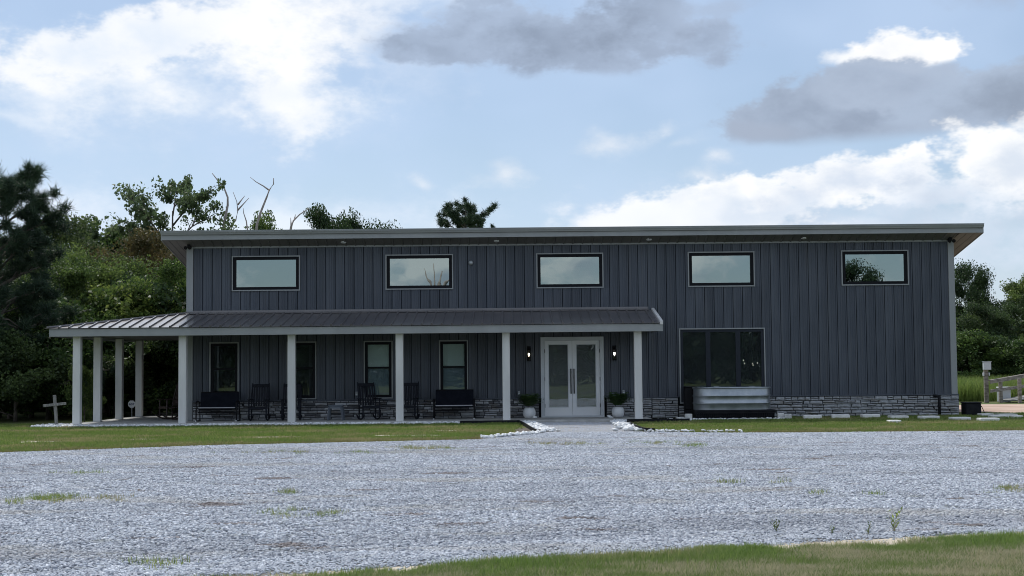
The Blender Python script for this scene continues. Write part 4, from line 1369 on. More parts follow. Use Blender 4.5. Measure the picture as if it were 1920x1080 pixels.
b1 = bench(); b1.location = (-9.28, 45.45, SZ); tag(b1, 'black two seat bench under the dark leftmost porch window', 'bench', 'benches on the porch')
b2 = copy_tree(b1); b2.location = (-1.85, 45.45, SZ); tag(b2, 'black two seat bench under the shaded window left of the white doors', 'bench', 'benches on the porch')
t = empty('side_table', (-5.56, 45.35, SZ), label='small grey plastic side table between the rocking chairs', cat='table')
m = MB(); m.box(-.24, .24, -.22, .22, .44, .475, b=.012); m.build('table_top', M['plastic_grey'], t)
m = MB(); m.box(-.20, .20, -.20, -.17, .37, .44); m.box(-.20, .20, .17, .20, .37, .44); m.build('apron', M['plastic_grey'], t)
for sx in (-1, 1):
    for sy in (-1, 1):
        m = MB(); m.tube([(sx * .185, sy * .185, .42), (sx * .235, sy * .215, 0)], [.04, .026], 4); m.build('leg', M['plastic_grey'], t)


def frond_mesh(name, n, seed):
    r = random.Random(seed); vs, fs = [], []
    for i in range(n):
        a = r.uniform(0, 6.28); L_ = r.uniform(.34, .60); up = r.uniform(.5, 2.0)
        p = Vector((0.05 * math.cos(a), 0.05 * math.sin(a), .36)); d = Vector((math.cos(a), math.sin(a), up * 1.5)).normalized()
        side = Vector((-math.sin(a), math.cos(a), 0)); pts = [p.copy()]
        for k_ in range(7):
            p = p + d * L_ / 7; d = (d + Vector((0, 0, -.15))).normalized(); pts.append(p.copy())
        for k_ in range(1, 7):
            w_ = .10 * math.sin(math.pi * k_ / 7.5) + .025
            for s_ in (-1, 1):
                c = pts[k_]; t_ = (pts[k_ + 1] - pts[k_ - 1]).normalized()
                o_ = len(vs)
                vs += [c - t_ * .014, c + side * s_ * w_ + t_ * .03 + Vector((0, 0, -.015)), c + t_ * .022]
                fs.append((o_, o_ + 1, o_ + 2))
    me = bpy.data.meshes.new(name); me.from_pydata([tuple(v) for v in vs], [], fs); me.materials.append(M['fern']); return me


for x_, seed, lab in ((0.51, 3, 'round white pot with a fern left of the white doors'), (3.30, 8, 'round white pot with a fern right of the white doors')):
    t = empty('planter', (x_, 45.45, SZ), label=lab, cat='planter', group='potted ferns beside the doors')
    m = MB(); m.lathe([(.10, 0), (.15, .02), (.19, .10), (.20, .18), (.185, .26), (.15, .325), (.135, .34), (.12, .335), (.12, .30)], 28); m.build('pot', M['pot'], t, True)
    o = bpy.data.objects.new('fern', frond_mesh('fern', 170, seed)); link(o, t)
    m = MB(); m.lathe([(.118, .30), (.10, .318), (.0, .325)], 16); m.build('soil', M['bark'], t)


def rock(name, x_, y_, z_, r_, mat=M['white_rock'], flat=.6):
    v, f = stones(np.zeros(1), np.zeros(1), np.zeros(1), np.ones(1), flat)
    o = bpy.data.objects.new(name, np_mesh(name, v * r_, f, mat)); o.location = (x_, y_, z_); return link(o)


for x_, lab in ((.68, 'white rock beside the left planter'), (3.02, 'white rock beside the right planter')):
    o = rock('white_rock', x_, 45.15, SZ + .045, .10); tag(o, lab, 'rock')

# ------------------------------------------------------------------ stock tank on its base
TX, TY = 6.85, 45.25
t = empty('stock_tank', (TX, TY, 0.315), label='galvanised oval stock tank pool on a black base before the picture window', cat='tank')


def stadium(hx, hy, z, n=40):
    out = []
    for i in range(n):
        a = 2 * math.pi * i / n
        cx = hx - hy
        x_ = hy * math.cos(a) + (cx if math.cos(a) > 1e-9 else -cx if math.cos(a) < -1e-9 else 0)
        out.append((x_, hy * math.sin(a), z))
    return out


def loft(m, rings):
    n = len(rings[0]); vs = [p for r_ in rings for p in r_]
    fs = [(i * n + j, i * n + (j + 1) % n, (i + 1) * n + (j + 1) % n, (i + 1) * n + j) for i in range(len(rings) - 1) for j in range(n)]
    m.add(vs, fs); return m


prof = [(0, .0), (0, .16), (.008, .175), (.022, .20), (.008, .225), (0, .24), (0, .39), (.008, .405), (.022, .43), (.008, .455), (0, .47), (0, .66)]
m = MB(); loft(m, [stadium(1.20 + d, .56 + d, z, 56) for d, z in prof])
m.add(stadium(1.20, .56, 0.001, 56), [tuple(range(56))])
m.build('tank_wall', M['galv'], t, True)
m = MB(); loft(m, [stadium(1.185 + dx, .545 + dx, z, 56) for dx, z in ((.0, .655), (.035, .65), (.05, .672), (.035, .695), (0, .69), (-.012, .67), (-.012, .10))]); m.build('rim', M['galv'], t, True)
m = MB(); m.add(stadium(1.17, .53, .56, 56), [tuple(range(56))]); m.build('water', material('tank water', (.03, .05, .05), 0.03), t)
for px in (-0.55, .55):
    m = MB(); m.tube([(px - .09, -.545, .69), (px - .07, -.545, .715), (px + .07, -.545, .715), (px + .09, -.545, .69)], .01, 6); m.build('handle', M['galv'], t)
t = empty('tank_base', (TX, TY, 0), label='black plastic lattice base under the stock tank', cat='base')
m = MB(); m.box(-1.24, 1.26, -.66, .62, .255, .31, b=.01); m.box(-1.24, 1.26, -.64, .60, .21, .254); m.build('deck', M['black_plastic'], t)
m = MB(); m.box(-1.22, 1.24, -.64, .60, 0.0, .035); m.build('sill', M['black_plastic'], t)
m = MB()
for i in range(42):
    x_ = -1.20 + i * 0.0585
    m.box(x_, x_ + .022, -.645, -.60, .036, .209)
m.box(-1.2, 1.22, -.63, -.605, .115, .13); m.box(-1.2, 1.22, -.59, .55, .036, .20)
m.build('lattice', M['black_plastic'], t)
t = empty('equipment_box', (5.60, 45.80, 0.0), label='matt black equipment box left of the stock tank', cat='box')
m = MB(); m.box(-.17, .20, -.22, .22, .30, 1.0, b=.015); m.build('body', M['black_metal'], t)
m = MB(); m.box(-.19, .22, -.24, .24, 1.0, 1.03, b=.008); m.build('lid', M['black_metal'], t)
m = MB(); m.box(-.16, .19, -.2, .2, .0, .299); m.build('stand', M['black_plastic'], t)


def block(x_, y_, z_, sx, sy, sz, lab, rz_=0.0, name='concrete_block'):
    m = MB(); m.box(-sx / 2, sx / 2, -sy / 2, sy / 2, 0, sz, b=.012)
    o = m.build(name, M['block']); o.location = (x_, y_, z_); o.rotation_euler = (0, 0, rz_)
    return tag(o, lab, 'block', 'pale blocks around the tank base')


block(5.42, 44.72, 0.0, .22, .2, .20, 'upright pale block at the left end of the tank base')
block(5.16, 44.70, 0.0, .24, .2, .10, 'low pale block left of the upright one by the tank', .1)
block(8.26, 44.66, 0.0, .20, .2, .20, 'pale block touching the right end of the tank base')
block(8.46, 44.50, 0.0, .22, .2, .17, 'pale block standing just right of the one at the tank end', -.15)

# ------------------------------------------------------------------ rocks, edging, pavers
wr = []
def rock_row(xa_, xb_, ya_, yb2_, n, r0, r1, z0=0.02):
    for _ in range(n):
        x_ = random.uniform(xa_, xb_); wr.append((x_, random.uniform(ya_, yb2_), z0 + random.uniform(-.01, .03), random.uniform(r0, r1)))
rock_row(-14.5, 0.2, 43.40, 43.74, 900, .035, .075)
rock_row(-14.6, -13.58, 43.4, 45.4, 160, .04, .08)
rock_row(3.0, 5.35, 43.45, 43.74, 190, .035, .08)
rock_row(4.30, 5.30, 43.74, 44.4, 90, .035, .08)
rock_row(5.3, 8.4, 44.34, 44.56, 240, .03, .055)
def rock_line(p0, p1, w, n, r0, r1):
    for _ in range(n):
        s_ = random.random(); x_ = p0[0] + (p1[0] - p0[0]) * s_ + random.uniform(-w, w); y_ = p0[1] + (p1[1] - p0[1]) * s_ + random.uniform(-.15, .15)
        wr.append((x_, y_, .03 + random.uniform(-.01, .03), random.uniform(r0, r1)))
rock_line((0.42, 43.3), (0.85, 36.7), .17, 230, .04, .085)
rock_line((3.10, 43.3), (3.05, 36.8), .20, 200, .04, .085)
rock_line((-0.75, 33.4), (0.75, 36.3), .12, 130, .035, .07)
rock_line((3.4, 36.3), (5.6, 35.5), .2, 80, .03, .055)
a = np.array(wr)
v, f = stones(a[:, 0], a[:, 1], a[:, 2], a[:, 3], .7)
o = bpy.data.objects.new('white_rock_bed', np_mesh('white_rock_bed', v, f, M['white_rock'])); link(o)
tag(o, 'small white rocks bordering the porch, walk and tank base', 'rocks', kind='stuff')
for (x_, y_, r_) in ((.75, 37.2, .15), (.95, 36.9, .13), (.55, 38.4, .14), (.62, 39.6, .13), (.48, 40.6, .14), (1.05, 37.6, .11), (.7, 36.4, .14), (1.15, 36.7, .11)):
    tag(rock('white_rock', x_, y_, .05, r_ * .78), 'larger white rock heaped along the left side of the entrance walk', 'rock', 'large rocks left of the walk')
for (x_, y_, r_) in ((3.0, 37.1, .15), (2.75, 38.0, .16), (2.9, 39.2, .17), (2.6, 36.9, .12), (3.2, 36.7, .14), (2.95, 40.4, .14), (3.15, 41.5, .13)):
    tag(rock('white_rock', x_, y_, .05, r_ * .78), 'larger white rock heaped along the right side of the entrance walk', 'rock', 'large rocks right of the walk')
for pts, lab in (([(-1.6, 43.36), (-.6, 43.33), (.18, 43.30), (.30, 41.5), (.45, 38.5), (.55, 36.6), (.68, 36.2)], 'black plastic edging between left lawn and rocks by the walk'),
                 ([(5.3, 43.42), (4.2, 43.40), (3.42, 43.36), (3.32, 41.0), (3.28, 38.6), (3.34, 36.7), (3.55, 36.35)], 'black plastic edging between right lawn and rocks by the walk')):
    m = MB()
    for p0, p1 in zip(pts, pts[1:]):
        d = (Vector(p1) - Vector(p0)).normalized() * .012; n_ = Vector((-d.y, d.x))
        m.add([(p0[0] - n_.x, p0[1] - n_.y, 0), (p1[0] - n_.x, p1[1] - n_.y, 0), (p1[0] + n_.x, p1[1] + n_.y, 0), (p0[0] + n_.x, p0[1] + n_.y, 0),
               (p0[0] - n_.x, p0[1] - n_.y, .10), (p1[0] - n_.x, p1[1] - n_.y, .10), (p1[0] + n_.x, p1[1] + n_.y, .10), (p0[0] + n_.x, p0[1] + n_.y, .10)],
              [(0, 3, 2, 1), (4, 5, 6, 7), (0, 1, 5, 4), (1, 2, 6, 5), (2, 3, 7, 6), (3, 0, 4, 7)])
    tag(m.build('lawn_edging', M['black_plastic']), lab, 'edging', 'edging along the walk')
sheet('bare_soil', blob(-.05, 38.3, .42, 2.4), 0.005, M['bark'], kind='structure')
ORD = ['first', 'second', 'third', 'fourth', 'fifth', 'sixth', 'seventh']
pv = [(1519, 783), (1571, 782), (1627, 781), (1679, 782), (1736, 783), (1794, 785), (1847, 787)]
for i, (px, py) in enumerate(pv):
    d = CAM_M @ Vector(((px - 960) / FPX, -(py - 540) / FPX, -1)); t_ = (.06 - CAM_H) / d.z
    x_, y_ = d.x * t_, min(d.y * t_, 45.75)
    x_ = (px - 960) / FPX * y_
    m = MB(); m.box(-.27, .27, -.20, .20, 0, (.125 if i < 3 else .10) + random.uniform(0, .015), b=.015)
    o = m.build('stepping_stone', M['paver']); o.location = (x_, y_, 0); o.rotation_euler = (0, 0, random.uniform(-.12, .12))
    tag(o, ORD[i] + ' pale stepping stone from the tank, in the row along the stone wall', 'paver', 'stepping stones along the building')
for px, py, w_, lab in ((1676, 790, .32, 'small pale paver fragment lying in the lawn before the stepping stone row'), (1872, 781, .52, 'pale paver right of the black box, nearest the row'), (1886, 778, .60, 'pale paver behind the one right of the black box'), (1848, 777.5, .40, 'pale paver touching the right foot of the black box'), (1905, 781, .30, 'pale paver at the far right end, by the picture edge')):
    d = CAM_M @ Vector(((px - 960) / FPX, -(py - 540) / FPX, -1)); t_ = (.05 - CAM_H) / d.z
    m = MB(); m.box(-w_ / 2, w_ / 2, -.2, .2, 0, .085, b=.012)
    o = m.build('paver', M['paver']); o.location = (d.x * t_, d.y * t_, 0); o.rotation_euler = (0, 0, random.uniform(-.1, .1))
    tag(o, lab, 'paver', 'loose pavers')
p = at(1821, 766, 46.5)
t = empty('utility_box', (p.x, 46.5, 0), label='black square utility box on the grass at the right building corner', cat='box')
m = MB(); m.box(-.25, .25, -.25, .25, 0, .40, b=.02); m.build('body', M['black_plastic'], t)
m = MB(); m.box(-.265, .265, -.265, .265, .40, .44, b=.012); m.build('lid', M['black_plastic'], t)
m = MB(); m.tube([(.22, 0, .38), (.32, -.05, .30), (.38, -.08, .14), (.42, -.1, 0)], .012, 6); m.build('hose', M['black_plastic'], t)

# ------------------------------------------------------------------ yard things
t = empty('wooden_cross', (-13.93, 44.1, 0), label='weathered grey wooden cross in the white rocks left of the porch', cat='cross')
t.rotation_euler = (0, R(-4.5), 0)
m = MB(); m.box(-.045, .045, -.04, .04, -.05, 0.97, b=.01); m.build('upright', M['wood'], t)
m = MB(); m.box(-.355, .355, -.075, -.041, -.04, .04, b=.008); o = m.build('crossbar', M['wood'], t); o.location = (0.0, 0, .68); o.rotation_euler = (0, R(-1), 0)
t = empty('yard_sign', (-13.62, 51.6, 0), label='white octagonal security sign on a stake between the side porch posts', cat='sign')
m = MB(); m.tube([(0, 0, -.05), (0, 0, .42)], .014, 8); m.build('stake', M['box_grey'], t)
m = MB(); m.prism([(.14 * math.cos(math.pi / 8 + i * math.pi / 4), .52 + .14 * math.sin(math.pi / 8 + i * math.pi / 4)) for i in range(8)], -.02, -.012); pl = m.build('sign_panel', M['white_plastic'], t)
lt = MB(); zc_ = .52
def bar(x0_, z0_, x1_, z1_, w_):
    d = Vector((x1_ - x0_, 0, z1_ - z0_)).normalized(); n_ = Vector((-d.z, 0, d.x)) * w_ / 2
    a_, b_ = Vector((x0_, 0, z0_ + zc_)), Vector((x1_, 0, z1_ + zc_))
    lt.prism([((p_).x, (p_).z) for p_ in (a_ - n_, b_ - n_, b_ + n_, a_ + n_)], -.0235, -.0205)
bar(-.095, -.036, -.068, .036, .016); bar(-.041, -.036, -.068, .036, .016); bar(-.085, -.012, -.051, -.012, .012)
bar(-.022, -.036, -.022, .036, .016); bar(-.022, .030, .008, .030, .014); bar(-.022, -.030, .008, -.030, .014); bar(.022, -.020, .022, .020, .016); bar(.006, .031, .023, .016, .014); bar(.006, -.031, .023, -.016, .014)
bar(.040, .030, .096, .030, .014); bar(.068, -.036, .068, .030, .016)
lt.build('lettering', M['sign_blue'], pl)
# utility post with its boxes
UPY = 63.4
p = at(1850, 755, UPY)
t = empty('utility_post', (p.x, UPY, 0), label='wooden post carrying a grey meter box in the meadow on the right', cat='utility post')
m = MB(); m.box(-.09, .09, -.07, .07, -.1, 1.5, b=.01); m.build('post', M['wood_dark'], t)
m = MB(); m.box(-.12, .19, -.17, .05, 1.44, 1.79, b=.012); m.build('meter_box', M['box_grey'], t)
m = MB(); m.box(-.14, .21, -.19, .06, 1.79, 1.81); m.build('box_lid', M['box_grey'], t)
m = MB(); m.box(-.15, -.095, -.10, .0, 1.18, 1.32, b=.01); m.build('small_box', M['white_plastic'], t)
m = MB(); m.box(.095, .15, -.10, .0, 1.18, 1.32, b=.01); m.build('small_box', M['box_grey'], t)
# wooden ramp with its railing
t = empty('ramp_railing', (20.9, 61.8, 0), label='grey weathered wooden ramp railing rising to the right edge', cat='railing')
t.location = (0, 0, 0)
A_, B_ = (20.75, 62.6), (26.5, 68.0)
L_ = lambda s_: (A_[0] + (B_[0] - A_[0]) * s_, A_[1] + (B_[1] - A_[1]) * s_)
def beam3(m, p0, p1, w, h):
    p0, p1 = Vector(p0), Vector(p1); d = (p1 - p0).normalized(); s_ = Vector((d.y, -d.x, 0)).normalized() * w / 2; u = Vector((0, 0, h / 2))
    vs = [p + a_ * s_ + b_ * u for p in (p0, p1) for a_, b_ in ((-1, -1), (1, -1), (1, 1), (-1, 1))]
    m.add(vs, [(0, 1, 2, 3), (7, 6, 5, 4), (0, 4, 5, 1), (1, 5, 6, 2), (2, 6, 7, 3), (3, 7, 4, 0)])
for s_, hh in ((0.10, 1.0), (0.62, 1.30), (1.0, 1.5)):
    q = L_(s_); m = MB(); m.box(q[0] - .07, q[0] + .07, q[1] - .07, q[1] + .07, -.1, hh + .02, b=.008); m.build('post', M['wood_dark'], t)
q = L_(.10); m = MB(); m.box(q[0] + .33, q[0] + .47, q[1] - 1.3, q[1] - 1.16, -.1, 1.05, b=.008); m.build('post', M['wood_dark'], t)
for z0, z1, w_, h_ in ((.98, 1.62, .15, .04), (.90, 1.52, .05, .12), (.52, 1.0, .05, .13)):
    m = MB(); a0 = L_(-.02); b0 = L_(1.05); beam3(m, (a0[0], a0[1] - (.085 if h_ > .1 else 0), z0), (b0[0], b0[1] - (.085 if h_ > .1 else 0), z1), w_, h_); m.build('rail', M['wood_dark'], t)
m = MB(); q = L_(0.15); q2 = L_(1.05)
beam3(m, (q[0], q[1] - .4, .10), (q2[0], q2[1] - .4, .62), .8, .05); m.build('ramp_deck', M['wood'], t)
p = at(1881, 743, 64.2)
t = empty('pedestal_box', (p.x, 64.2, 0), label='pale green grey utility pedestal behind the ramp railing', cat='box')
m = MB(); m.box(-.22, .28, -.2, .2, 0, .62, b=.03); m.build('body', M['box_grey'], t)
m = MB(); m.box(-.24, .30, -.22, .22, .62, .68, b=.02); m.build('cap', M['white_plastic'], t)


# weeds in the gravel
def weed(px, py, h, lab, bright=True):
    d = CAM_M @ Vector(((px - 960) / FPX, -(py - 540) / FPX, -1)); t_ = -CAM_H / d.z
    tt = empty('weed', (d.x * t_, d.y * t_, 0), label=lab, cat='weed', group='weeds in the gravel')
    r = random.Random(px); m = MB(); lv = MB()
    for k_ in range(4):
        a_ = r.uniform(0, 6.28); l = r.uniform(.5, 1) * h
        p0 = Vector((0, 0, 0)); pts = [p0 + Vector((math.cos(a_), math.sin(a_), 0)) * l * .35 * s_ ** 1.5 + Vector((0, 0, l * s_)) for s_ in (0, .35, .7, 1)]
        m.tube(pts, [.003, .0025, .002, .001], 4)
        for j in range(7):
            s_ = .25 + .75 * j / 6; c = pts[0].lerp(pts[3], s_); b_ = r.uniform(0, 6.28); q = Vector((math.cos(b_), math.sin(b_), r.uniform(.2, .9))) * h * .28; w_ = Vector((-math.sin(b_), math.cos(b_), 0)) * h * .05
            lv.add([c, c + q * .5 + w_, c + q, c + q * .5 - w_], [(0, 1, 2, 3)])
    m.build('stem', M['verge'], tt); lv.build('leaf_spray', M['leaf_bright'] if bright else M['leaf'], tt)


weed(1677, 1000, .21, 'bright leafy weed standing in the gravel near the right edge of the verge')
weed(1628, 1005, .13, 'small dark weed in the gravel left of the leafy one', False)
weed(1455, 1000, .17, 'thin dark weed stalk in the gravel right of centre', False)
weed(1560, 1003, .09, 'low weed in the gravel between the thin stalk and the leafy weed', False)


# ------------------------------------------------------------------ trees
def leaf_quads(c, size, up=0.25):
    n = len(c)
    d = rng.normal(size=(n, 3)); d /= np.linalg.norm(d, axis=1)[:, None]
    e = rng.normal(size=(n, 3)); e[:, 2] += up
    e -= (e * d).sum(1)[:, None] * d; e /= np.linalg.norm(e, axis=1)[:, None] + 1e-9
    nn_ = np.cross(d, e); s_ = np.asarray(size)[:, None]
    v = np.stack([c - d * s_ * .5, c + e * s_ * .30 + nn_ * s_ * .08, c + d * s_ * .5, c - e * s_ * .30 + nn_ * s_ * .08], 1)
    return v.reshape(-1, 3), np.arange(4 * n).reshape(n, 4)


def clumps(cen, rad, per, size, flat=0.75):
    m_ = len(cen)
    cnt = np.maximum(6, (per * rng.uniform(.5, 1.5, m_))).astype(int)
    st = rng.uniform(.55, 1.45, (m_, 3)); st[:, 2] *= flat
    c = np.repeat(cen, cnt, 0); r = np.repeat(rad[:, None] * st, cnt, 0)
    o = rng.normal(size=(len(c), 3)) * .52
    o *= np.minimum(1, .95 / (np.linalg.norm(o, axis=1) + 1e-6))[:, None]           # no leaf floats off its spray
    return leaf_quads(c + o * r, size * rng.uniform(.55, 1.4, len(c)))


def puffs(cen, rad, per, width=.012):
    '''needle tufts: thin triangles raying out and up from every centre'''
    c = np.repeat(cen, per, 0); r = np.repeat(rad, per)[:, None]; n = len(c)
    e = rng.normal(size=(n, 3)); e[:, 2] += .45; e /= np.linalg.norm(e, axis=1)[:, None]
    c = c + rng.normal(size=(n, 3)) * r * .22
    sd_ = np.cross(e, rng.normal(size=(n, 3))); sd_ /= np.linalg.norm(sd_, axis=1)[:, None]
    v = np.stack([c - sd_ * width, c + sd_ * width, c + e * r * rng.uniform(.6, 1.2, (n, 1))], 1).reshape(-1, 3)
    return v, np.arange(3 * n).reshape(n, 3)


def tree_data(h, spread, seed, trunk=.4, limbs=6, subs=6, base_r=.16, clump_r=.55, per=85, leaf=.17, low=.35, lean=0.0, needle=0):
    """trunk with limbs (MB) and the crown's leaf quads"""
    r = random.Random(seed); m = MB(); cen, rad = [], []
    top = Vector((lean * h, 0, h * .78))
    tp = [Vector((0, 0, -.15))] + [Vector((lean * h * s_ + r.uniform(-.04, .04) * h * .3, r.uniform(-.04, .04) * h * .3, h * .78 * s_)) for s_ in (.15, .35, .55, .75)] + [top]
    m.tube(tp, [base_r * 1.25, base_r, base_r * .8, base_r * .62, base_r * .42, base_r * .18], 8)
    cen.append(top + Vector((0, 0, h * .08))); rad.append(clump_r)
    for i in range(limbs):
        s_ = low + (1 - low) * (i + .5) / limbs
        p0 = Vector((lean * h * s_, 0, h * .78 * s_)); a = i * 2.4 + r.uniform(-.4, .4)
        L_ = spread * (1.1 - .55 * s_) * r.uniform(.8, 1.15); up = r.uniform(.25, .7) + .35 * s_
        p1 = p0 + Vector((math.cos(a), math.sin(a), up)).normalized() * L_ * .55
        p2 = p1 + Vector((math.cos(a + r.uniform(-.4, .4)), math.sin(a + r.uniform(-.4, .4)), up * .6)).normalized() * L_ * .5
        br = base_r * (.5 - .25 * s_)
        m.tube([p0, p1, p2], [br, br * .6, br * .25], 6)
        cen.append(p2); rad.append(clump_r * r.uniform(.8, 1.2))
        for j in range(subs):
            q0 = p0.lerp(p1, r.uniform(.4, 1)) if j % 2 else p1.lerp(p2, r.uniform(0, .9))
            b = a + r.uniform(-1.4, 1.4)
            q1 = q0 + Vector((math.cos(b), math.sin(b), r.uniform(-.1, .9))).normalized() * L_ * r.uniform(.25, .55)
            m.tube([q0, q0.lerp(q1, .5) + Vector((0, 0, .06 * L_)), q1], [br * .4, br * .28, br * .1], 5)
            cen.append(q1); rad.append(clump_r * r.uniform(.6, 1.15))
            if r.random() < .6: cen.append(q0.lerp(q1, .6)); rad.append(clump_r * r.uniform(.5, .8))
    cen = np.array([tuple(c) for c in cen]); rad = np.array(rad)
    if needle: return m, puffs(cen, rad, per, needle)
    return m, clumps(cen, rad, per, leaf)


class Kind: pass


def tree_kind(mats, **kw):
    k_ = Kind(); k_.h = kw['h']
    m, (v, f) = tree_data(**kw)
    k_.trunk = m.mesh('trunk', M['bark'], True); k_.crown = {}
    k_.v, k_.f = v, f
    k_.me = np_mesh('crown', v, f, M[mats[0]])
    return k_


def plant_tree(k_, x_, y_, h, mat, name, label, group=None, wide=1.0, rz_=None, cat='tree', z=0.0):
    t = empty(name, (x_, y_, z), random.uniform(0, 6.28) if rz_ is None else rz_, label=label, cat=cat, group=group)
    s_ = h / k_.h / .93; t.scale = (s_ * wide, s_ * wide, s_)
    link(bpy.data.objects.new('trunk', k_.trunk), t); cr = link(bpy.data.objects.new('crown', k_.me), t)
    cr.material_slots[0].link = 'OBJECT'; cr.material_slots[0].material = M[mat]
    return t


ALLM = ['leaf', 'leaf_bright', 'leaf_brown', 'leaf_dark']
K1 = tree_kind(ALLM, h=8, spread=3.0, seed=11, limbs=11, subs=9, clump_r=.80, per=230, leaf=.125, low=.20)
K2 = tree_kind(ALLM, h=8, spread=3.4, seed=23, limbs=12, subs=8, clump_r=.76, per=230, leaf=.12, low=.15)
K3 = tree_kind(ALLM, h=8, spread=2.6, seed=37, limbs=12, subs=8, clump_r=.70, per=215, leaf=.13, low=.10)
KOPEN = tree_kind(['leaf_open'], h=11.4, spread=4.6, seed=58, limbs=12, subs=12, clump_r=.50, per=52, leaf=.19, low=.38, base_r=.2)
# bushes: no trunk to speak of, foliage down to the ground
B1 = tree_kind(ALLM, h=3, spread=1.9, seed=61, limbs=9, subs=7, clump_r=.48, per=170, leaf=.11, low=.02, base_r=.06)
B2 = tree_kind(ALLM, h=3, spread=1.6, seed=71, limbs=10, subs=6, clump_r=.45, per=170, leaf=.10, low=.02, base_r=.05)


def X(px, y_): return (px - 960) / FPX * y_
def HT(py, y_, px=960): return CAM_H + (697 + .00925 * (960 - px) - py) * y_ / FPX


LW = 'wood left of the building'
for px, top, y_, k_, mt, wide, lab in [
    (200, 470, 60, K1, 'leaf', 1.0, 'dark green broadleaf tree left of the porch roof, behind the pine'),
    (300, 505, 57, K2, 'leaf_bright', .85, 'bright green bushy tree just left of the building corner'),
    (110, 470, 57, K3, 'leaf', 1.0, 'leafy tree over the left end of the porch roof'),
    (250, 452, 66, K2, 'leaf_brown', .95, 'russet leaved tree behind the bright green one'),
    (325, 448, 68, K1, 'leaf_brown', .8, 'russet leaved tree half hidden by the left roof corner'),
    (165, 398, 70, K3, 'leaf', .9, 'dark tree with an open top right of the pine'),
    (85, 425, 66, K2, 'leaf_dark', 1.0, 'dark tree low behind the pine'),
    (-40, 480, 60, K1, 'leaf_dark', 1.1, 'dark tree at the left picture edge behind the pine'),
    (355, 540, 61, K3, 'leaf_bright', .8, 'bright green tree tucked against the left wall corner'),
    (20, 560, 53, K1, 'leaf_dark', 1.0, 'low dark tree below the pine at the left edge'),
    (215, 560, 55, K3, 'leaf_bright', .9, 'light green tree above the middle of the side porch roof'),
    (-120, 420, 62, K2, 'leaf_dark', 1.1, 'dark tree just beyond the left picture edge')]:
    plant_tree(k_, X(px, y_), y_, HT(top, y_, px), mt, 'broadleaf_tree', lab, LW, wide)
for i, (px, y_, h, k_, mt) in enumerate([(30, 49.5, 2.6, B1, 'leaf_dark'), (0, 54.5, 3.4, B1, 'leaf_dark'), (50, 56, 3.6, B2, 'leaf_dark'), (-60, 55, 3.6, B1, 'leaf_dark'), (95, 55.5, 3.0, B1, 'leaf_dark'), (-40, 49, 3.2, B2, 'leaf_dark'), (90, 51.5, 3.2, B2, 'leaf'), (150, 54.5, 3.4, B1, 'leaf_dark'), (205, 55, 3.6, B2, 'leaf'), (255, 55, 3.4, B1, 'leaf_dark'),
                                         (300, 55.5, 3.8, B2, 'leaf'), (340, 56, 3.6, B1, 'leaf'), (60, 54, 3.8, B1, 'leaf'), (-10, 53, 4.2, B2, 'leaf'), (180, 57, 4.6, B1, 'leaf_bright'), (280, 58, 4.8, B2, 'leaf_bright'), (230, 57.5, 4.4, B1, 'leaf'), (330, 59, 5, B1, 'leaf_dark'), (120, 57, 4.6, B2, 'leaf_dark')]):
    plant_tree(k_, X(px, y_), y_, h, mt, 'shrub', 'leafy shrub in the dark thicket behind the side porch', 'shrubs behind the side porch', 1.1, cat='shrub')
plant_tree(B2, -14.0, 47.2, 1.75, 'leaf', 'shrub', 'slender light green sapling beside the wooden cross', None, .55, cat='shrub')
plant_tree(KOPEN, X(322, 72), 72, HT(324, 72, 318), 'leaf_open', 'broadleaf_tree', 'tall open crowned tree rising above the left roof corner', None, .82, 0.6)
# the open tree's long leaning limb to the left
mo, (v_, f_) = tree_data(h=10.6, spread=2.1, seed=91, limbs=9, subs=9, clump_r=.38, per=48, leaf=.2, low=.55, base_r=.14, lean=-.22)
t = empty('broadleaf_tree', (X(265, 71), 71, 0), label='leaning thin tree left of the tall open crowned tree', cat='tree')
mo.build('trunk', M['bark'], t, True); link(bpy.data.objects.new('crown', np_mesh('crown', v_, f_, M['leaf_open'])), t)


def pine(x_, y_, label, **kw):
    m, (v, f) = tree_data(**kw)
    t = empty('pine_tree', (x_, y_, 0), label=label, cat='tree')
    m.build('trunk', M['bark'], t, True)
    link(bpy.data.objects.new('crown', np_mesh('crown', v, f, M['needle'])), t)
    return t


pine(X(-15, 51), 51, 'large dark pine filling the left edge of the picture', h=HT(300, 51, 0) / .90, spread=3.0, seed=9, limbs=30, subs=9, clump_r=.40, per=190, low=.06, base_r=.2, needle=.013)
pine(X(-150, 53), 53, 'dark pine beyond the left picture edge behind the large pine', h=9.5, spread=3.0, seed=19, limbs=24, subs=8, clump_r=.42, per=130, low=.06, base_r=.2, needle=.014)
pine(X(873, 105), 105, 'lone flat topped pine rising above the middle of the roof', h=HT(364, 105, 875) / .885, spread=3.2, seed=46, limbs=13, subs=6, clump_r=.40, per=100, low=.83, base_r=.16, needle=.026)
RT = 'tree tops behind the roof'
plant_tree(K3, X(503, 90), 90, HT(390, 90, 500), 'leaf', 'broadleaf_tree', 'pointed green tree top between the dead limbs behind the roof', RT, .55)
plant_tree(K2, X(645, 95), 95, HT(402, 95, 640), 'leaf_dark', 'broadleaf_tree', 'round dark tree top left of the lone pine, larger left half', RT, .62)
plant_tree(K1, X(695, 96), 96, HT(404, 96, 690), 'leaf_dark', 'broadleaf_tree', 'round dark tree top left of the lone pine, right half', RT, .58)
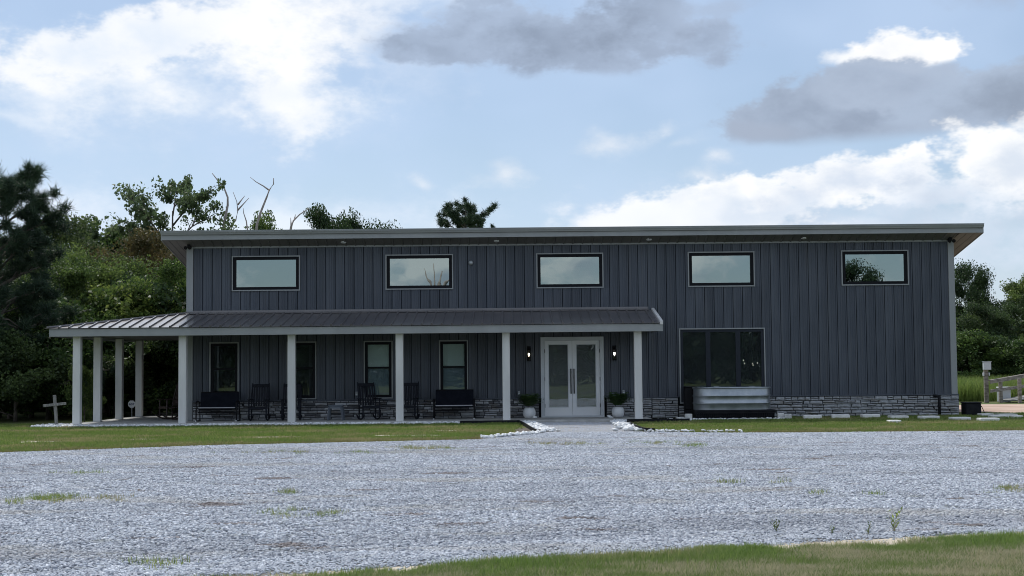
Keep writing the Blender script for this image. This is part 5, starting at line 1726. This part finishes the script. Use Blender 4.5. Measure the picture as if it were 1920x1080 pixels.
# dead limbs above the roof
for lab, y_, limbs_ in (('bare dead tree with two curved limbs above the roof, next to the open tree', 74, [[(418, 470), (419, 430), (424, 400), (427, 385), (427, 370), (420, 352), (408, 338), (398, 325)], [(418, 455), (428, 430), (442, 413), (446, 395), (444, 378), (437, 360)], [(445, 395), (455, 384), (467, 371)], [(446, 384), (452, 376), (459, 367)]]),
                        ('bare forked dead tree rising from the pointed tree top', 84, [[(478, 460), (482, 420), (490, 395), (500, 370), (505, 356), (513, 345), (513, 334)], [(505, 357), (494, 349), (480, 341), (469, 332)], [(466, 450), (462, 415), (457, 400), (456, 390)]]),
                        ('short bare dead limb right of the pointed tree top', 86, [[(540, 460), (546, 425), (550, 414), (562, 402), (579, 391)], [(552, 412), (554, 402)], [(546, 424), (545, 408)]])):
    base_ = at(*limbs_[0][0], y_)
    t = empty('dead_tree', (base_.x, y_, 0), label=lab, cat='tree', group='dead trees above the roof')
    m = MB()
    pts0 = [Vector((0, 0, -.2)), Vector((.1, 0, base_.z * .5)), base_ - Vector((base_.x, y_, 0))]
    m.tube(pts0, [.20, .13, .085], 8); m.build('trunk', M['deadwood'], t, True)
    for i, lm in enumerate(limbs_):
        pts = [at(a_, b_, y_ + (.3 * (i - 1))) - Vector((base_.x, y_, 0)) for a_, b_ in lm]
        if i == 0: pts[0] = pts0[-1]
        m = MB(); r0 = .085 if i == 0 else .05
        m.tube(pts, [r0 * (1 - .75 * j / (len(pts) - 1)) for j in range(len(pts))], 7); m.build('limb', M['deadwood'], t, True)
RW = 'wood right of the building'
for px, top, y_, k_, mt, wide, lab in [
    (1822, 492, 92, K1, 'leaf_dark', .62, 'tallest tree top just right of the building corner'),
    (1890, 560, 88, K2, 'leaf_dark', 1.0, 'wide dark tree in the middle of the right hand wood'),
    (1935, 505, 90, K3, 'leaf', .9, 'tree at the right picture edge reaching highest there'),
    (1850, 570, 84, K1, 'leaf_dark', .9, 'dark rounded tree before the tallest one on the right'),
    (1800, 590, 86, K2, 'leaf', .9, 'green tree close behind the right wall corner'),
    (1915, 625, 82, K3, 'leaf', 1.0, 'lower lighter tree at the front of the right hand wood'),
    (1990, 560, 86, K1, 'leaf_dark', 1.1, 'dark tree just beyond the right picture edge'),
    (1780, 560, 95, K3, 'leaf_dark', 1.0, 'dark tree mostly hidden behind the right wall')]:
    plant_tree(k_, X(px, y_), y_, HT(top, y_, px), mt, 'broadleaf_tree', lab, RW, wide)
for px, y_, h, k_, mt in [(1800, 82, 3.2, B1, 'leaf'), (1835, 83, 2.6, B2, 'leaf_dark'), (1870, 82, 2.2, B1, 'leaf_dark'), (1900, 81, 2.6, B2, 'leaf'), (1935, 82, 3.0, B1, 'leaf'), (1975, 82, 3.0, B2, 'leaf_dark'), (1815, 84, 4.2, B2, 'leaf_dark')]:
    plant_tree(k_, X(px, y_), y_, h, mt, 'shrub', 'leafy shrub at the foot of the wood beyond the meadow', 'shrubs beyond the meadow', 1.3, cat='shrub')


# far woods that read as one mass (left and right behind the trees, and across the road behind the viewer)
def far_wood(name, label, segs, big=1.0, per=42, leaf=.42, mat='leaf_dark'):
    cs, rs = [], []
    for x0_, x1_, y0_, y1_, h0_, h1_, n in segs:
        xx = rng.uniform(x0_, x1_, n); yy = rng.uniform(y0_, y1_, n)
        hh = h0_ + (h1_ - h0_) * (.5 + .5 * np.sin(xx * .35 + yy * .1) * np.sin(xx * .13 + 1))
        cs.append(np.stack([xx, yy, hh * rng.random(n) ** .7], 1)); rs.append(rng.uniform(.8, 1.6, n) * big)
    v, f = clumps(np.concatenate(cs), np.concatenate(rs), per, leaf)
    o = bpy.data.objects.new(name, np_mesh(name, v, f, M[mat])); link(o)
    return tag(o, label, 'wood', kind='stuff')


far_wood('far_wood', 'dark mass of woodland standing behind the trees', [(-44, -12, 72, 84, 3, 6.0, 1000), (-40, -14, 62, 66, .8, 2.0, 260), (30, 60, 96, 104, 3.5, 5.5, 300)])
far_wood('roadside_wood', 'wood across the road, seen only in the window glass', [(-52, 52, -76, -68, 6.0, 8.8, 1500)], 2.0, 60, .62, 'needle')
plant_tree(K1, 39.6, -72, 13.6, 'needle', 'broadleaf_tree', 'broad tree behind the viewer, mirrored in the rightmost upper window', None, .75)
t = empty('dead_tree', (-8.4, -70, 0), label='bare tree behind the viewer, mirrored in the second upper window', cat='tree')
m = MB(); m.tube([(0, 0, -.2), (.1, 0, 5), (0, 0, 10)], [.3, .22, .16], 8); m.build('trunk', M['deadwood'], t, True)
for q in ((-1.6, 13.4), (-.6, 13.9), (.5, 13.0), (1.5, 12.4)):
    m = MB(); m.tube([(0, 0, 10), (q[0] * .4, 0, 11.4), (q[0], 0, q[1])], [.14, .11, .05], 6); m.build('limb', M['deadwood'], t, True)
